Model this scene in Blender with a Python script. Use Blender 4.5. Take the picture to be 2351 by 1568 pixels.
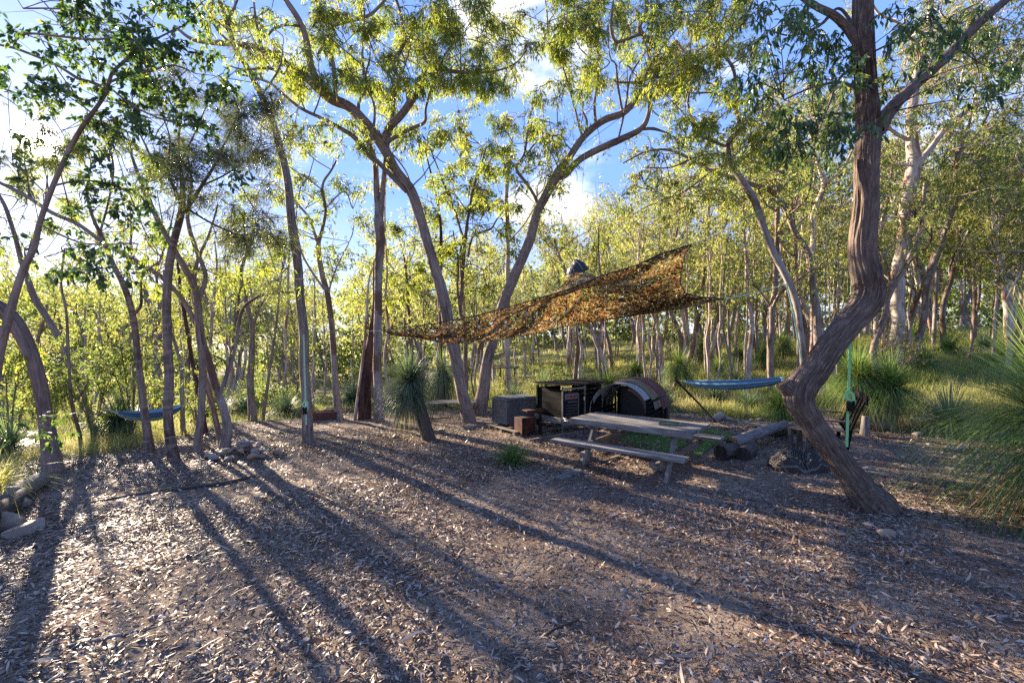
import bpy, math, random
import numpy as np
from mathutils import Vector, Matrix

for o in list(bpy.data.objects):
    bpy.data.objects.remove(o, do_unlink=True)
sc = bpy.context.scene
COL = sc.collection
R_ = math.radians

# ------------------------------------------------------------ camera
CH = 2.1            # camera height
F = 1045.0          # focal length in units of a 2351-wide picture
cam = bpy.data.cameras.new('camera'); cam.lens = 16.0; cam.sensor_width = 36.0
cam.clip_start = 0.05; cam.clip_end = 1000
camo = bpy.data.objects.new('camera', cam); COL.objects.link(camo)
camo.location = (0, 0, CH); camo.rotation_euler = (R_(90), 0, 0)
sc.camera = camo
sc.render.resolution_x = 1024; sc.render.resolution_y = 682

# ------------------------------------------------------------ light
SUN = Vector((-1.044, 1.0, 0.44)).normalized()
SUN_EL = math.asin(SUN.z); SUN_AZ = math.atan2(SUN.x, SUN.y)
sl = bpy.data.lights.new('sun', 'SUN'); sl.energy = 5.0; sl.angle = R_(0.6); sl.color = (1.0, 0.84, 0.63)
so = bpy.data.objects.new('sun', sl); COL.objects.link(so)
so.rotation_euler = SUN.to_track_quat('Z', 'Y').to_euler(); so.location = (-20, 20, 20)

SKYK = 3.0
w = bpy.data.worlds.new("World"); sc.world = w; w.use_nodes = True
nt = w.node_tree; nt.nodes.clear()
def wn(t, **k):
    n = nt.nodes.new(t)
    for a, b in k.items(): setattr(n, a, b)
    return n
out = wn('ShaderNodeOutputWorld'); bg = wn('ShaderNodeBackground')
sky = wn('ShaderNodeTexSky', sky_type='NISHITA', sun_disc=False, sun_elevation=SUN_EL, sun_rotation=SUN_AZ)
sky.air_density = 1.0; sky.dust_density = 0.6; sky.ozone_density = 2.2
tc = wn('ShaderNodeTexCoord')
def wmath(op, a, b=None, c=None, clamp=False):
    n = wn('ShaderNodeMath', operation=op, use_clamp=clamp)
    for i, v in enumerate((a, b, c)):
        if v is None: continue
        if isinstance(v, (int, float)): n.inputs[i].default_value = v
        else: nt.links.new(v, n.inputs[i])
    return n.outputs[0]
def wdot(vec):
    n = wn('ShaderNodeVectorMath', operation='DOT_PRODUCT')
    nt.links.new(tc.outputs['Generated'], n.inputs[0]); n.inputs[1].default_value = Vector(vec).normalized()
    return n.outputs['Value']
# clouds: noise shaped towards a few directions where the cumulus stands
noi = wn('ShaderNodeTexNoise'); noi.inputs['Scale'].default_value = 3.4; noi.inputs['Detail'].default_value = 9; noi.inputs['Roughness'].default_value = 0.55
mp = wn('ShaderNodeMapping'); mp.inputs['Scale'].default_value = (1, 1, 2.1); mp.inputs['Location'].default_value = (0.3, 0.2, 0.1)
nt.links.new(tc.outputs['Generated'], mp.inputs[0]); nt.links.new(mp.outputs[0], noi.inputs['Vector'])
acc = None
for (px, py, spread, amt) in ((1290, 430, 0.020, .34), (1250, 150, .012, .30), (1440, 400, .02, .25), (1600, 380, .05, .25), (60, 60, .03, .2), (590, 60, .012, .3), (820, 320, .012, .25), (650, 330, .01, .2), (1190, 20, .02, .28), (1700, 250, .03, .18), (80, 560, .06, .12), (2280, 300, .02, .2)):
    d = wdot(((px-1175.5)/F, 1, (784-py)/F))
    m = wn('ShaderNodeMapRange'); m.clamp = True; m.interpolation_type = 'SMOOTHSTEP'
    nt.links.new(d, m.inputs['Value']); m.inputs['From Min'].default_value = 1-spread; m.inputs['From Max'].default_value = 1.0
    m.inputs['To Min'].default_value = 0; m.inputs['To Max'].default_value = amt
    acc = m.outputs[0] if acc is None else wmath('MAXIMUM', acc, m.outputs[0])
cl = wmath('ADD', noi.outputs['Fac'], acc)
mr = wn('ShaderNodeMapRange'); mr.interpolation_type = 'SMOOTHSTEP'
nt.links.new(cl, mr.inputs['Value']); mr.inputs['From Min'].default_value = 0.70; mr.inputs['From Max'].default_value = 0.88
# sky colour pushed to the photograph's clean blue
hs = wn('ShaderNodeHueSaturation'); hs.inputs['Saturation'].default_value = 1.25; hs.inputs['Value'].default_value = 1.0
nt.links.new(sky.outputs[0], hs.inputs['Color'])
sxyz = wn('ShaderNodeSeparateXYZ'); nt.links.new(tc.outputs['Generated'], sxyz.inputs[0])
rmp = wn('ShaderNodeValToRGB'); nt.links.new(sxyz.outputs['Z'], rmp.inputs[0])
while len(rmp.color_ramp.elements) < 4: rmp.color_ramp.elements.new(.5)
for i_, (p_, c_) in enumerate([(0, (.66, .69, .74)), (.12, (.42, .545, .86)), (.30, (.20, .355, .86)), (.8, (.14, .26, .66))]): rmp.color_ramp.elements[i_].position = p_; rmp.color_ramp.elements[i_].color = (*c_, 1)
blu = wn('ShaderNodeVectorMath', operation='SCALE'); nt.links.new(rmp.outputs[0], blu.inputs[0]); blu.inputs['Scale'].default_value = SKYK
tint = wn('ShaderNodeMix', data_type='RGBA'); tint.inputs[0].default_value = .95
nt.links.new(hs.outputs[0], tint.inputs[6]); nt.links.new(blu.outputs[0], tint.inputs[7])
mixc = wn('ShaderNodeMix', data_type='RGBA'); nt.links.new(mr.outputs[0], mixc.inputs[0])
nt.links.new(tint.outputs[2], mixc.inputs[6]); mixc.inputs[7].default_value = (2.55, 2.6, 2.7, 1)
# aureole round the sun
sd = wdot(SUN)
g1 = wmath('MULTIPLY', wmath('POWER', wmath('MAXIMUM', sd, 0.0), 60.0), .5)
g2 = wmath('MULTIPLY', wmath('POWER', wmath('MAXIMUM', sd, 0.0), 9000.0), 90.0)
g3 = wmath('ADD', g1, g2)
gc = wn('ShaderNodeMix', data_type='RGBA', blend_type='ADD'); gc.inputs[0].default_value = 1
gcol = wn('ShaderNodeVectorMath', operation='SCALE'); gcol.inputs[0].default_value = (1.0, 0.93, 0.8); nt.links.new(g3, gcol.inputs['Scale'])
nt.links.new(mixc.outputs[2], gc.inputs[6]); nt.links.new(gcol.outputs[0], gc.inputs[7])
nt.links.new(gc.outputs[2], bg.inputs['Color']); bg.inputs['Strength'].default_value = 0.115
nt.links.new(bg.outputs[0], out.inputs[0])

sc.view_settings.view_transform = 'Standard'; sc.view_settings.look = 'None'; sc.view_settings.gamma = 1
sc.view_settings.exposure = 2.35
sc.render.engine = 'CYCLES'; sc.cycles.use_denoising = False
sc.cycles.max_bounces = 8; sc.cycles.diffuse_bounces = 4; sc.cycles.transmission_bounces = 5; sc.cycles.sample_clamp_indirect = 6

# ------------------------------------------------------------ numeric helpers
def smooth(t): t = np.clip(t, 0, 1); return t*t*(3-2*t)
_tab = np.random.RandomState(7).rand(1 << 16)
def vnoise(x, y, z):
    xi = np.floor(x).astype(np.int64); yi = np.floor(y).astype(np.int64); zi = np.floor(z).astype(np.int64)
    xf = x-xi; yf = y-yi; zf = z-zi
    u = xf*xf*(3-2*xf); v = yf*yf*(3-2*yf); ww = zf*zf*(3-2*zf)
    def h(a, b, c): return _tab[((a*73856093) ^ (b*19349663) ^ (c*83492791)) & 0xffff]
    r = 0
    for dx, wx in ((0, 1-u), (1, u)):
        for dy, wy in ((0, 1-v), (1, v)):
            for dz, wz in ((0, 1-ww), (1, ww)):
                r = r + h(xi+dx, yi+dy, zi+dz)*wx*wy*wz
    return r*2-1
def fbm(x, y, z, o=4):
    r = 0; a = 1.0; s = 1.0
    for i in range(o):
        r = r+a*vnoise(x*s+i*17.3, y*s+i*5.1, z*s); a *= .5; s *= 2.03
    return r
def gz(x, y):
    x = np.asarray(x, float); y = np.asarray(y, float)
    t = .75*x+.35*y-9.3
    lin = .17*np.logaddexp(0, t*1.2)/1.2
    up = 4.2*(1-np.exp(-lin/4.2))
    s = -.55*x+.8*y-12.5                              # falls away beyond the clearing on the left
    dn = .10*np.logaddexp(0, s*.8)/.8*smooth((2-x)/14)
    dn = 3.5*(1-np.exp(-dn/3.5))
    low = .05*vnoise(x*.35+9, y*.35, 0*x)+.02*vnoise(x*1.1, y*1.1, 0*x+3)
    return up-dn+low
AB = [-1.5, -1.1, -.93, -.8, -.6, -.4, 0, .3, .5, .7, 1.1, 1.5]
YB = [5.5, 6.6, 7.6, 8.9, 12.0, 13.0, 14.5, 13.5, 11.6, 11.2, 9.5, 8.0]
def clearing(x, y):                                   # >0 outside the swept clearing
    a = x/np.maximum(y, .3)
    b = np.interp(a, AB, YB)
    return np.where(y > .3, y-b, -5)+.6*vnoise(x*.9, y*.9, 0*x+11)
def P(px, py, Y): return np.array([(px-1175.5)/F*Y, Y, CH-(py-784)/F*Y])
def ground_at(px, py):
    for Y in np.arange(2.5, 60, .05):
        p = P(px, py, Y)
        if p[2] <= gz(p[0], p[1]): return p
    return P(px, py, 30)
def onground(x, y, dz=0): return np.array([x, y, float(gz(x, y))+dz])

def mesh(name, V, quads=None, tris=None, mats=(), attrs=None, smooth_=False, mi=None):
    me = bpy.data.meshes.new(name)
    V = np.asarray(V, np.float32).reshape(-1, 3)
    q = np.zeros((0, 4), np.int32) if quads is None else np.asarray(quads, np.int32).reshape(-1, 4)
    t = np.zeros((0, 3), np.int32) if tris is None else np.asarray(tris, np.int32).reshape(-1, 3)
    me.vertices.add(len(V)); me.vertices.foreach_set('co', V.ravel())
    nl = len(q)*4+len(t)*3
    me.loops.add(nl); me.loops.foreach_set('vertex_index', np.concatenate([q.ravel(), t.ravel()]).astype(np.int32))
    me.polygons.add(len(q)+len(t))
    st = np.concatenate([np.arange(len(q))*4, len(q)*4+np.arange(len(t))*3]).astype(np.int32)
    me.polygons.foreach_set('loop_start', st)
    me.polygons.foreach_set('loop_total', np.concatenate([np.full(len(q), 4), np.full(len(t), 3)]).astype(np.int32))
    if mi is not None: me.polygons.foreach_set('material_index', np.asarray(mi, np.int32))
    me.polygons.foreach_set('use_smooth', np.full(len(q)+len(t), bool(smooth_)))
    me.update(calc_edges=True)
    for k, a in (attrs or {}).items():
        a = np.asarray(a, np.float32)
        if a.ndim == 1:
            at = me.attributes.new(k, 'FLOAT', 'POINT'); at.data.foreach_set('value', a)
        else:
            at = me.attributes.new(k, 'FLOAT_VECTOR', 'POINT'); at.data.foreach_set('vector', a.ravel())
    for m in mats: me.materials.append(m)
    me.validate()
    return me

def link(name, me, parent=None, **k):
    o = bpy.data.objects.new(name, me); COL.objects.link(o)
    if parent is not None: o.parent = parent
    return o
def tag(o, label=None, cat=None, group=None, kind=None):
    if label: o['label'] = label
    if cat: o['category'] = cat
    if group: o['group'] = group
    if kind: o['kind'] = kind
    return o
def thing(name, label, cat, loc=(0, 0, 0), rz=0, group=None):
    o = bpy.data.objects.new(name, None); COL.objects.link(o); o.empty_display_size = .2
    o.location = tuple(float(v) for v in loc); o.rotation_euler = (0, 0, rz)
    return tag(o, label, cat, group)
def dup(root, loc, rz, scale=1.0, label=None, group=None):
    r = root.copy(); COL.objects.link(r); r.location = tuple(float(v) for v in loc); r.rotation_euler = (0, 0, rz)
    r.scale = (scale, scale, scale) if isinstance(scale, (int, float)) else scale
    if label: r['label'] = label
    if group: r['group'] = group
    for ch in list(root.children):
        c = ch.copy(); COL.objects.link(c); c.parent = r
        for g in ch.children:
            d = g.copy(); COL.objects.link(d); d.parent = c
    return r

class MB:
    """collects geometry; V, quads, tris, per-vertex grain coordinate bk and random value lr"""
    def __init__(s): s.V = []; s.Q = []; s.T = []; s.B = []; s.L = []; s.n = 0
    def add(s, V, Q=None, T=None, B=None, L=None):
        V = np.asarray(V, float).reshape(-1, 3)
        if Q is not None and len(Q): s.Q.append(np.asarray(Q).reshape(-1, 4)+s.n)
        if T is not None and len(T): s.T.append(np.asarray(T).reshape(-1, 3)+s.n)
        s.V.append(V); s.B.append(V.copy() if B is None else np.asarray(B, float).reshape(-1, 3))
        s.L.append(np.zeros(len(V)) if L is None else np.broadcast_to(np.asarray(L, float), (len(V),)).copy())
        s.n += len(V)
    def box(s, c, size, rz=0, rx=0, ry=0, axis=0):
        sx, sy, sz = [v/2 for v in size]
        v = np.array([[a*sx, b*sy, d*sz] for d in (-1, 1) for b in (-1, 1) for a in (-1, 1)])
        M = np.array(Matrix.Rotation(rz, 3, 'Z') @ Matrix.Rotation(ry, 3, 'Y') @ Matrix.Rotation(rx, 3, 'X'))
        b = v.copy()
        if axis == 0: b = b[:, [1, 2, 0]]
        elif axis == 1: b = b[:, [2, 0, 1]]
        off = random.random()*20
        s.add(v @ M.T+np.array(c), [[0, 2, 3, 1], [4, 5, 7, 6], [0, 1, 5, 4], [2, 6, 7, 3], [0, 4, 6, 2], [1, 3, 7, 5]], B=b+off, L=random.random())
    def beam(s, p0, p1, w_, h_, roll=0.0):
        p0 = Vector(p0); p1 = Vector(p1); d = p1-p0; L = d.length
        q = d.to_track_quat('X', 'Z'); M = np.array(q.to_matrix() @ Matrix.Rotation(roll, 3, 'X'))
        v = np.array([[a*L/2, b*w_/2, e*h_/2] for e in (-1, 1) for b in (-1, 1) for a in (-1, 1)])
        off = random.random()*20
        s.add(v @ M.T+np.array((p0+p1)/2), [[0, 2, 3, 1], [4, 5, 7, 6], [0, 1, 5, 4], [2, 6, 7, 3], [0, 4, 6, 2], [1, 3, 7, 5]], B=v[:, [1, 2, 0]]+off, L=random.random())
    def tube(s, pts, rad, sides=10, caps=True, res=None, rough=0, wob=0):
        V, Q, B = tube_arrays(pts, rad, sides, res, rough, wob)
        n = len(V)//sides
        T = []
        if caps:
            V = np.vstack([V, V[:sides].mean(0), V[-sides:].mean(0)]); B = np.vstack([B, B[:sides].mean(0), B[-sides:].mean(0)])
            for i in range(sides):
                j = (i+1) % sides
                T.append([n*sides, j, i]); T.append([n*sides+1, (n-1)*sides+i, (n-1)*sides+j])
        s.add(V, Q, T, B+random.random()*10, random.random())
    def strip(s, pts, w_, nrm):
        """flat webbing of width w_ along pts, two-sided thin box"""
        pts = np.asarray(pts, float); d = np.gradient(pts, axis=0); d /= np.linalg.norm(d, axis=1)[:, None]
        side = np.cross(d, np.asarray(nrm, float)); side /= np.linalg.norm(side, axis=1)[:, None]+1e-9
        up = np.cross(side, d)*.0015
        k = len(pts)
        V = np.stack([pts-side*w_/2-up, pts+side*w_/2-up, pts+side*w_/2+up, pts-side*w_/2+up], 1).reshape(-1, 3)
        Q = [[i*4+a, i*4+(a+1) % 4, (i+1)*4+(a+1) % 4, (i+1)*4+a] for i in range(k-1) for a in range(4)]
        s.add(V, Q)
    def build(s, name, mats, parent=None, sm=False, bevel=0):
        V = np.vstack(s.V); Q = np.vstack(s.Q) if s.Q else None; T = np.vstack(s.T) if s.T else None
        if not isinstance(mats, (list, tuple)): mats = [mats]
        o = link(name, mesh(name, V, Q, T, mats, {'bk': np.vstack(s.B), 'lr': np.concatenate(s.L)}, sm), parent)
        if bevel:
            m = o.modifiers.new('bevel', 'BEVEL'); m.width = bevel; m.segments = 2; m.limit_method = 'ANGLE'
        return o

def resample(pts, rad, step):
    pts = np.asarray(pts, float); rad = np.asarray(rad, float)
    n = len(pts)
    if n < 3:
        k = max(2, int(np.linalg.norm(pts[-1]-pts[0])/step)+1); t = np.linspace(0, 1, k)[:, None]
        return pts[0]*(1-t)+pts[-1]*t, rad[0]*(1-t[:, 0])+rad[-1]*t[:, 0]
    E = np.vstack([2*pts[0]-pts[1], pts, 2*pts[-1]-pts[-2]])
    oP = []; oR = []
    for i in range(n-1):
        p0, p1, p2, p3 = E[i], E[i+1], E[i+2], E[i+3]
        k = max(1, int(np.ceil(np.linalg.norm(p2-p1)/step)))
        t = (np.arange(k)/k)[:, None]
        oP.append(.5*((2*p1)+(-p0+p2)*t+(2*p0-5*p1+4*p2-p3)*t**2+(-p0+3*p1-3*p2+p3)*t**3))
        oR.append(rad[i]*(1-t[:, 0])+rad[i+1]*t[:, 0])
    oP.append(pts[-1:]); oR.append(rad[-1:])
    return np.vstack(oP), np.concatenate(oR)

def tube_arrays(pts, rad, sides, res=None, rough=0, wob=0):
    pts = np.asarray(pts, float); rad = np.broadcast_to(np.asarray(rad, float), (len(pts),))
    if res: pts, rad = resample(pts, rad, res)
    k = len(pts)
    if wob:
        s = np.arange(k)*.35+pts[0, 0]*7
        pts = pts+np.stack([vnoise(s, s*0+1, s*0), vnoise(s, s*0+5, s*0), s*0], 1)*(wob*rad)[:, None]
    d = np.gradient(pts, axis=0); d /= np.linalg.norm(d, axis=1)[:, None]+1e-12
    ref = np.array([0, 1., 0]) if abs(d[0, 1]) < .9 else np.array([1., 0, 0])
    U = np.zeros((k, 3)); u = ref-d[0]*np.dot(ref, d[0]); u /= np.linalg.norm(u); U[0] = u
    for i in range(1, k):
        u = u-d[i]*np.dot(u, d[i]); u /= np.linalg.norm(u)+1e-12; U[i] = u
    W = np.cross(d, U)
    th = np.arange(sides)/sides*2*np.pi
    s = np.concatenate([[0], np.cumsum(np.linalg.norm(np.diff(pts, axis=0), axis=1))])
    c, sn = np.cos(th), np.sin(th)
    rr = rad[:, None]*np.ones(sides)
    B = np.stack([rr*c, rr*sn, s[:, None]*np.ones(sides)], 2)
    if rough:
        q = pts[0]*3
        rr = rr*(1+rough*fbm(B[..., 0]*0+c*1.6+q[0], B[..., 0]*0+sn*1.6+q[1], B[..., 2]*1.3+q[2], 3))
    V = pts[:, None, :]+U[:, None, :]*(rr*c)[..., None]+W[:, None, :]*(rr*sn)[..., None]
    i = np.arange(k-1)[:, None]*sides; j = np.arange(sides)[None, :]; j2 = (j+1) % sides
    Q = np.stack([i+j, i+j2, i+sides+j2, i+sides+j], 2).reshape(-1, 4)
    return V.reshape(-1, 3), Q, B.reshape(-1, 3)

def unit(a): return a/(np.linalg.norm(a, axis=-1, keepdims=True)+1e-12)
def leaf_arrays(Pb, D, L, Wd, rng, hi=False, curl=.25):
    """leaf blades: base points Pb, directions D, lengths, widths. Returns V, Q, T"""
    n = len(Pb); D = unit(D)
    S = unit(np.cross(D, rng.normal(size=(n, 3)))); N = np.cross(D, S)
    L = L[:, None]; Wd = Wd[:, None]
    if not hi:
        V = np.stack([Pb, Pb+D*L*.42+S*Wd*.5, Pb+D*L+N*L*curl*.5, Pb+D*L*.42-S*Wd*.5], 1)
        return V.reshape(-1, 3), np.arange(n*4).reshape(-1, 4), None, 4
    cv = curl*rng.normal(size=(n, 1))
    a = Pb+D*L*.28+N*L*cv*.10; b = Pb+D*L*.65+N*L*cv*.35; tip = Pb+D*L+N*L*cv*.9
    V = np.stack([Pb, a+S*Wd*.45, a-S*Wd*.45, b+S*Wd*.42+N*Wd*.12, b-S*Wd*.42+N*Wd*.12, tip], 1)
    o = (np.arange(n)*6)[:, None]
    Q = o+np.array([[1, 3, 4, 2]]); T = np.vstack([o+np.array([[0, 1, 2]]), o+np.array([[3, 5, 4]])])
    return V.reshape(-1, 3), Q, T, 6
def blade_arrays(P0, D, L, droop, Wd, k, rng):
    """grass blades bending under their weight: ribbons of k points"""
    n = len(P0); D = unit(D)
    t = np.linspace(0, 1, k)[None, :, None]
    S = unit(np.cross(D, np.array([0, 0, 1.])+rng.normal(size=(n, 3))*.15))
    L = L[:, None, None]; droop = droop[:, None, None]
    C = P0[:, None, :]+D[:, None, :]*L*t*(1-.12*droop*t)+np.array([0, 0, -1.])*L*droop*t**2.2
    wv = Wd[:, None, None]*(1-t**2.5*.9)*.5
    V = np.stack([C-S[:, None, :]*wv, C+S[:, None, :]*wv], 2).reshape(-1, 3)
    o = (np.arange(n)*2*k)[:, None, None]; i = np.arange(k-1)[None, :, None]*2
    Q = (o+i+np.array([0, 1, 3, 2])[None, None, :]).reshape(-1, 4)
    return V, Q, 2*k

# ------------------------------------------------------------ materials
def mat(name):
    m = bpy.data.materials.new(name); m.use_nodes = True; n = m.node_tree; n.nodes.clear()
    return m, n
class NG:
    def __init__(s, name): s.m, s.t = mat(name); s.o = s.n('ShaderNodeOutputMaterial')
    def n(s, t, ins=None, **k):
        x = s.t.nodes.new(t)
        for a, b in k.items(): setattr(x, a, b)
        for a, b in (ins or {}).items(): s.set(x.inputs[a], b)
        return x
    def set(s, sock, v):
        if hasattr(v, 'is_output') or isinstance(v, bpy.types.NodeSocket): s.t.links.new(v, sock)
        else: sock.default_value = v
    def attr(s, nm): return s.n('ShaderNodeAttribute', attribute_name=nm)
    def noise(s, vec, scale, detail=4, rough=.55, stretch=None):
        if stretch is not None:
            mp = s.n('ShaderNodeMapping', {'Scale': stretch}); s.set(mp.inputs[0], vec); vec = mp.outputs[0]
        x = s.n('ShaderNodeTexNoise', {'Scale': scale, 'Detail': detail, 'Roughness': rough}); s.set(x.inputs['Vector'], vec)
        return x.outputs['Fac']
    def ramp(s, fac, stops, interp='LINEAR'):
        r = s.n('ShaderNodeValToRGB'); s.set(r.inputs[0], fac); r.color_ramp.interpolation = interp
        e = r.color_ramp.elements
        while len(e) < len(stops): e.new(.5)
        for el, (p, c) in zip(e, stops): el.position = p; el.color = (*c, 1)
        return r.outputs[0]
    def mix(s, f, a, b, mode='MIX'):
        x = s.n('ShaderNodeMix', data_type='RGBA', blend_type=mode)
        s.set(x.inputs[0], f)
        s.set(x.inputs[6], (*a, 1) if isinstance(a, tuple) else a); s.set(x.inputs[7], (*b, 1) if isinstance(b, tuple) else b)
        return x.outputs[2]
    def math(s, op, a, b=0.0, clamp=False):
        x = s.n('ShaderNodeMath', operation=op, use_clamp=clamp); s.set(x.inputs[0], a); s.set(x.inputs[1], b); return x.outputs[0]
    def bump(s, h, strength=.5, dist=.01):
        x = s.n('ShaderNodeBump', {'Strength': strength, 'Distance': dist}); s.set(x.inputs['Height'], h); return x.outputs[0]
    def bsdf(s, col, rough=.8, metal=0.0, normal=None, spec=.3, **k):
        b = s.n('ShaderNodeBsdfPrincipled'); s.set(b.inputs['Base Color'], (*col, 1) if isinstance(col, tuple) else col)
        s.set(b.inputs['Roughness'], rough); b.inputs['Metallic'].default_value = metal; b.inputs['Specular IOR Level'].default_value = spec
        if normal is not None: s.set(b.inputs['Normal'], normal)
        s.t.links.new(b.outputs[0], s.o.inputs[0]); return b

def m_bark(name, dark, mid, light, fs=22, bump=1.0, patch=None, ringy=0.0, dist=.02):
    g = NG(name); bk = g.attr('bk').outputs['Vector']
    f1 = g.noise(bk, 1.0, 6, .6, (fs, fs, fs*.11)); f2 = g.noise(bk, 1.0, 4, .6, (fs*2.7, fs*2.7, fs*.5)); f3 = g.noise(bk, 1.1, 3)
    h = g.math('ADD', g.math('MULTIPLY', f1, .7), g.math('MULTIPLY', f2, .3))
    col = g.ramp(h, [(.36, dark), (.5, mid), (.66, light)])
    col = g.mix(g.ramp(f3, [(.35, (0, 0, 0)), (.7, (.45, .45, .45))]), col, tuple(c*1.25 for c in light))
    if patch:
        f4 = g.noise(bk, 2.2, 4, .6, (1, 1, .5))
        col = g.mix(g.ramp(f4, [(.5, (0, 0, 0)), (.58, (1, 1, 1))]), col, patch)
    if ringy:
        r = g.noise(bk, 1.0, 3, .7, (2, 2, 16)); col = g.mix(g.math('MULTIPLY', g.ramp(r, [(.52, (0, 0, 0)), (.62, (1, 1, 1))]), ringy), col, light)
    g.bsdf(col, .9, normal=g.bump(h, bump, dist), spec=.15)
    return g.m
def m_leaf(name, stops, trans, tf=.45, rough=.45, spec=.35):
    g = NG(name); lr = g.attr('lr').outputs['Fac']
    col = g.ramp(lr, stops); tcol = g.ramp(lr, trans)
    b = g.n('ShaderNodeBsdfPrincipled'); g.set(b.inputs['Base Color'], col); b.inputs['Roughness'].default_value = rough; b.inputs['Specular IOR Level'].default_value = spec
    t = g.n('ShaderNodeBsdfTranslucent'); g.set(t.inputs[0], tcol)
    mx = g.n('ShaderNodeMixShader', {0: tf}); g.t.links.new(b.outputs[0], mx.inputs[1]); g.t.links.new(t.outputs[0], mx.inputs[2])
    g.t.links.new(mx.outputs[0], g.o.inputs[0]); return g.m
def m_simple(name, col, rough=.7, metal=0.0, var=.3, scale=14, bump=.3, spec=.3, dark=None):
    g = NG(name); co = g.n('ShaderNodeTexCoord').outputs['Object']
    f = g.noise(co, scale, 5, .6); f2 = g.noise(co, scale*.22, 3, .6)
    c = g.mix(f, tuple(v*(1-var) for v in col), tuple(min(1, v*(1+var)) for v in col))
    if dark: c = g.mix(g.ramp(f2, [(.45, (0, 0, 0)), (.6, (1, 1, 1))]), c, dark)
    g.bsdf(c, rough, metal, g.bump(f, bump, .004), spec); return g.m
def m_wood(name, dark, mid, light, spec=.2, moss=None):
    g = NG(name); bk = g.attr('bk').outputs['Vector']
    f = g.noise(bk, 1.0, 6, .65, (34, 34, 2.2)); f2 = g.noise(bk, 2.5, 4, .6); cr = g.noise(bk, 1.0, 3, .5, (75, 75, 3.0))
    c = g.ramp(f, [(.3, dark), (.5, mid), (.72, light)])
    c = g.mix(g.ramp(cr, [(.30, (.8, .8, .8)), (.38, (0, 0, 0))]), c, tuple(v*.25 for v in dark))
    c = g.mix(g.ramp(f2, [(.45, (0, 0, 0)), (.7, (.6, .6, .6))]), c, moss or tuple(v*.55 for v in mid))
    g.bsdf(c, .85, normal=g.bump(g.math('ADD', f, cr), .8, .006), spec=spec); return g.m

BK_DARK = m_bark('bark_ironbark', (.035, .022, .018), (.13, .085, .065), (.27, .20, .165), 30, 1.0)
BK_NEAR = m_bark('bark_stringy', (.010, .006, .004), (.060, .037, .027), (.25, .19, .15), 60, 1.0, dist=.02)
BK_BROWN = m_bark('bark_brown', (.045, .030, .024), (.165, .118, .095), (.33, .26, .22), 28, 1.0)
BK_PALE = m_bark('bark_pale', (.16, .11, .09), (.35, .28, .235), (.55, .47, .41), 12, .6, patch=(.24, .14, .095))
BK_GREY = m_bark('bark_grey', (.08, .062, .055), (.19, .155, .137), (.33, .285, .26), 16, .8, patch=(.14, .085, .065))
BK_RINGY = m_bark('bark_ringed', (.03, .02, .017), (.10, .065, .05), (.30, .23, .19), 22, 1.0, ringy=.7)
BK_BURNT = m_bark('bark_burnt', (.012, .009, .009), (.055, .028, .022), (.15, .08, .06), 16, 1.0)
G_ST = [(0, (.035, .060, .014)), (.45, (.085, .125, .022)), (.8, (.17, .20, .03)), (.97, (.22, .20, .04)), (1, (.30, .16, .05))]
G_TR = [(0, (.16, .26, .03)), (.5, (.42, .52, .05)), (.85, (.68, .70, .09)), (1, (.6, .34, .06))]
LF_GUM = m_leaf('leaf_gum', G_ST, G_TR, .48)
LF_FAR = m_leaf('leaf_far', [(0, (.022, .042, .016)), (.45, (.075, .115, .034)), (.8, (.20, .225, .065)), (.97, (.26, .23, .05)), (1, (.34, .19, .06))],
                [(0, (.10, .19, .05)), (.5, (.34, .44, .09)), (.85, (.74, .72, .18)), (1, (.7, .42, .08))], .42)
LF_NEAR = m_leaf('leaf_near', [(0, (.022, .050, .026)), (.6, (.045, .085, .032)), (.9, (.08, .13, .035)), (1, (.18, .18, .04))],
                 [(0, (.05, .12, .025)), (.7, (.16, .28, .04)), (1, (.5, .55, .06))], .36, .32, .5)
LF_OAK = m_leaf('leaf_sheoak', [(0, (.03, .045, .022)), (1, (.085, .10, .04))], [(0, (.08, .11, .04)), (1, (.26, .28, .08))], .4)
LF_FRESH = m_leaf('leaf_sapling', [(0, (.028, .055, .016)), (.5, (.085, .135, .03)), (1, (.22, .25, .05))], [(0, (.10, .18, .04)), (.5, (.28, .38, .07)), (1, (.62, .60, .14))], .42)
LF_GRASS = m_leaf('leaf_grass', [(0, (.10, .15, .03)), (.5, (.24, .27, .06)), (.85, (.42, .37, .15)), (1, (.52, .44, .23))], [(0, (.26, .33, .06)), (.6, (.5, .48, .14)), (1, (.7, .6, .3))], .45, .6, .2)
LF_GT = m_leaf('leaf_grasstree', [(0, (.06, .11, .035)), (.5, (.13, .22, .055)), (.72, (.24, .36, .06)), (.8, (.20, .14, .06)), (1, (.24, .16, .09))], [(0, (.10, .17, .05)), (.7, (.36, .50, .08)), (.8, (.3, .2, .08)), (1, (.3, .2, .1))], .35, .5, .3)
LF_GTB = m_leaf('leaf_grasstree_blue', [(0, (.065, .105, .07)), (.6, (.16, .22, .14)), (.78, (.17, .22, .12)), (.85, (.18, .14, .09)), (1, (.2, .15, .1))], [(0, (.10, .16, .09)), (.75, (.30, .42, .14)), (1, (.3, .22, .1))], .33, .5, .3)
LF_LIT = m_leaf('leaf_litter', [(0, (.035, .020, .014)), (.35, (.17, .112, .080)), (.65, (.35, .26, .20)), (.93, (.52, .42, .33)), (1, (.30, .12, .05))], [(0, (.14, .08, .05)), (1, (.45, .3, .18))], .12, .55, .35)
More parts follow.
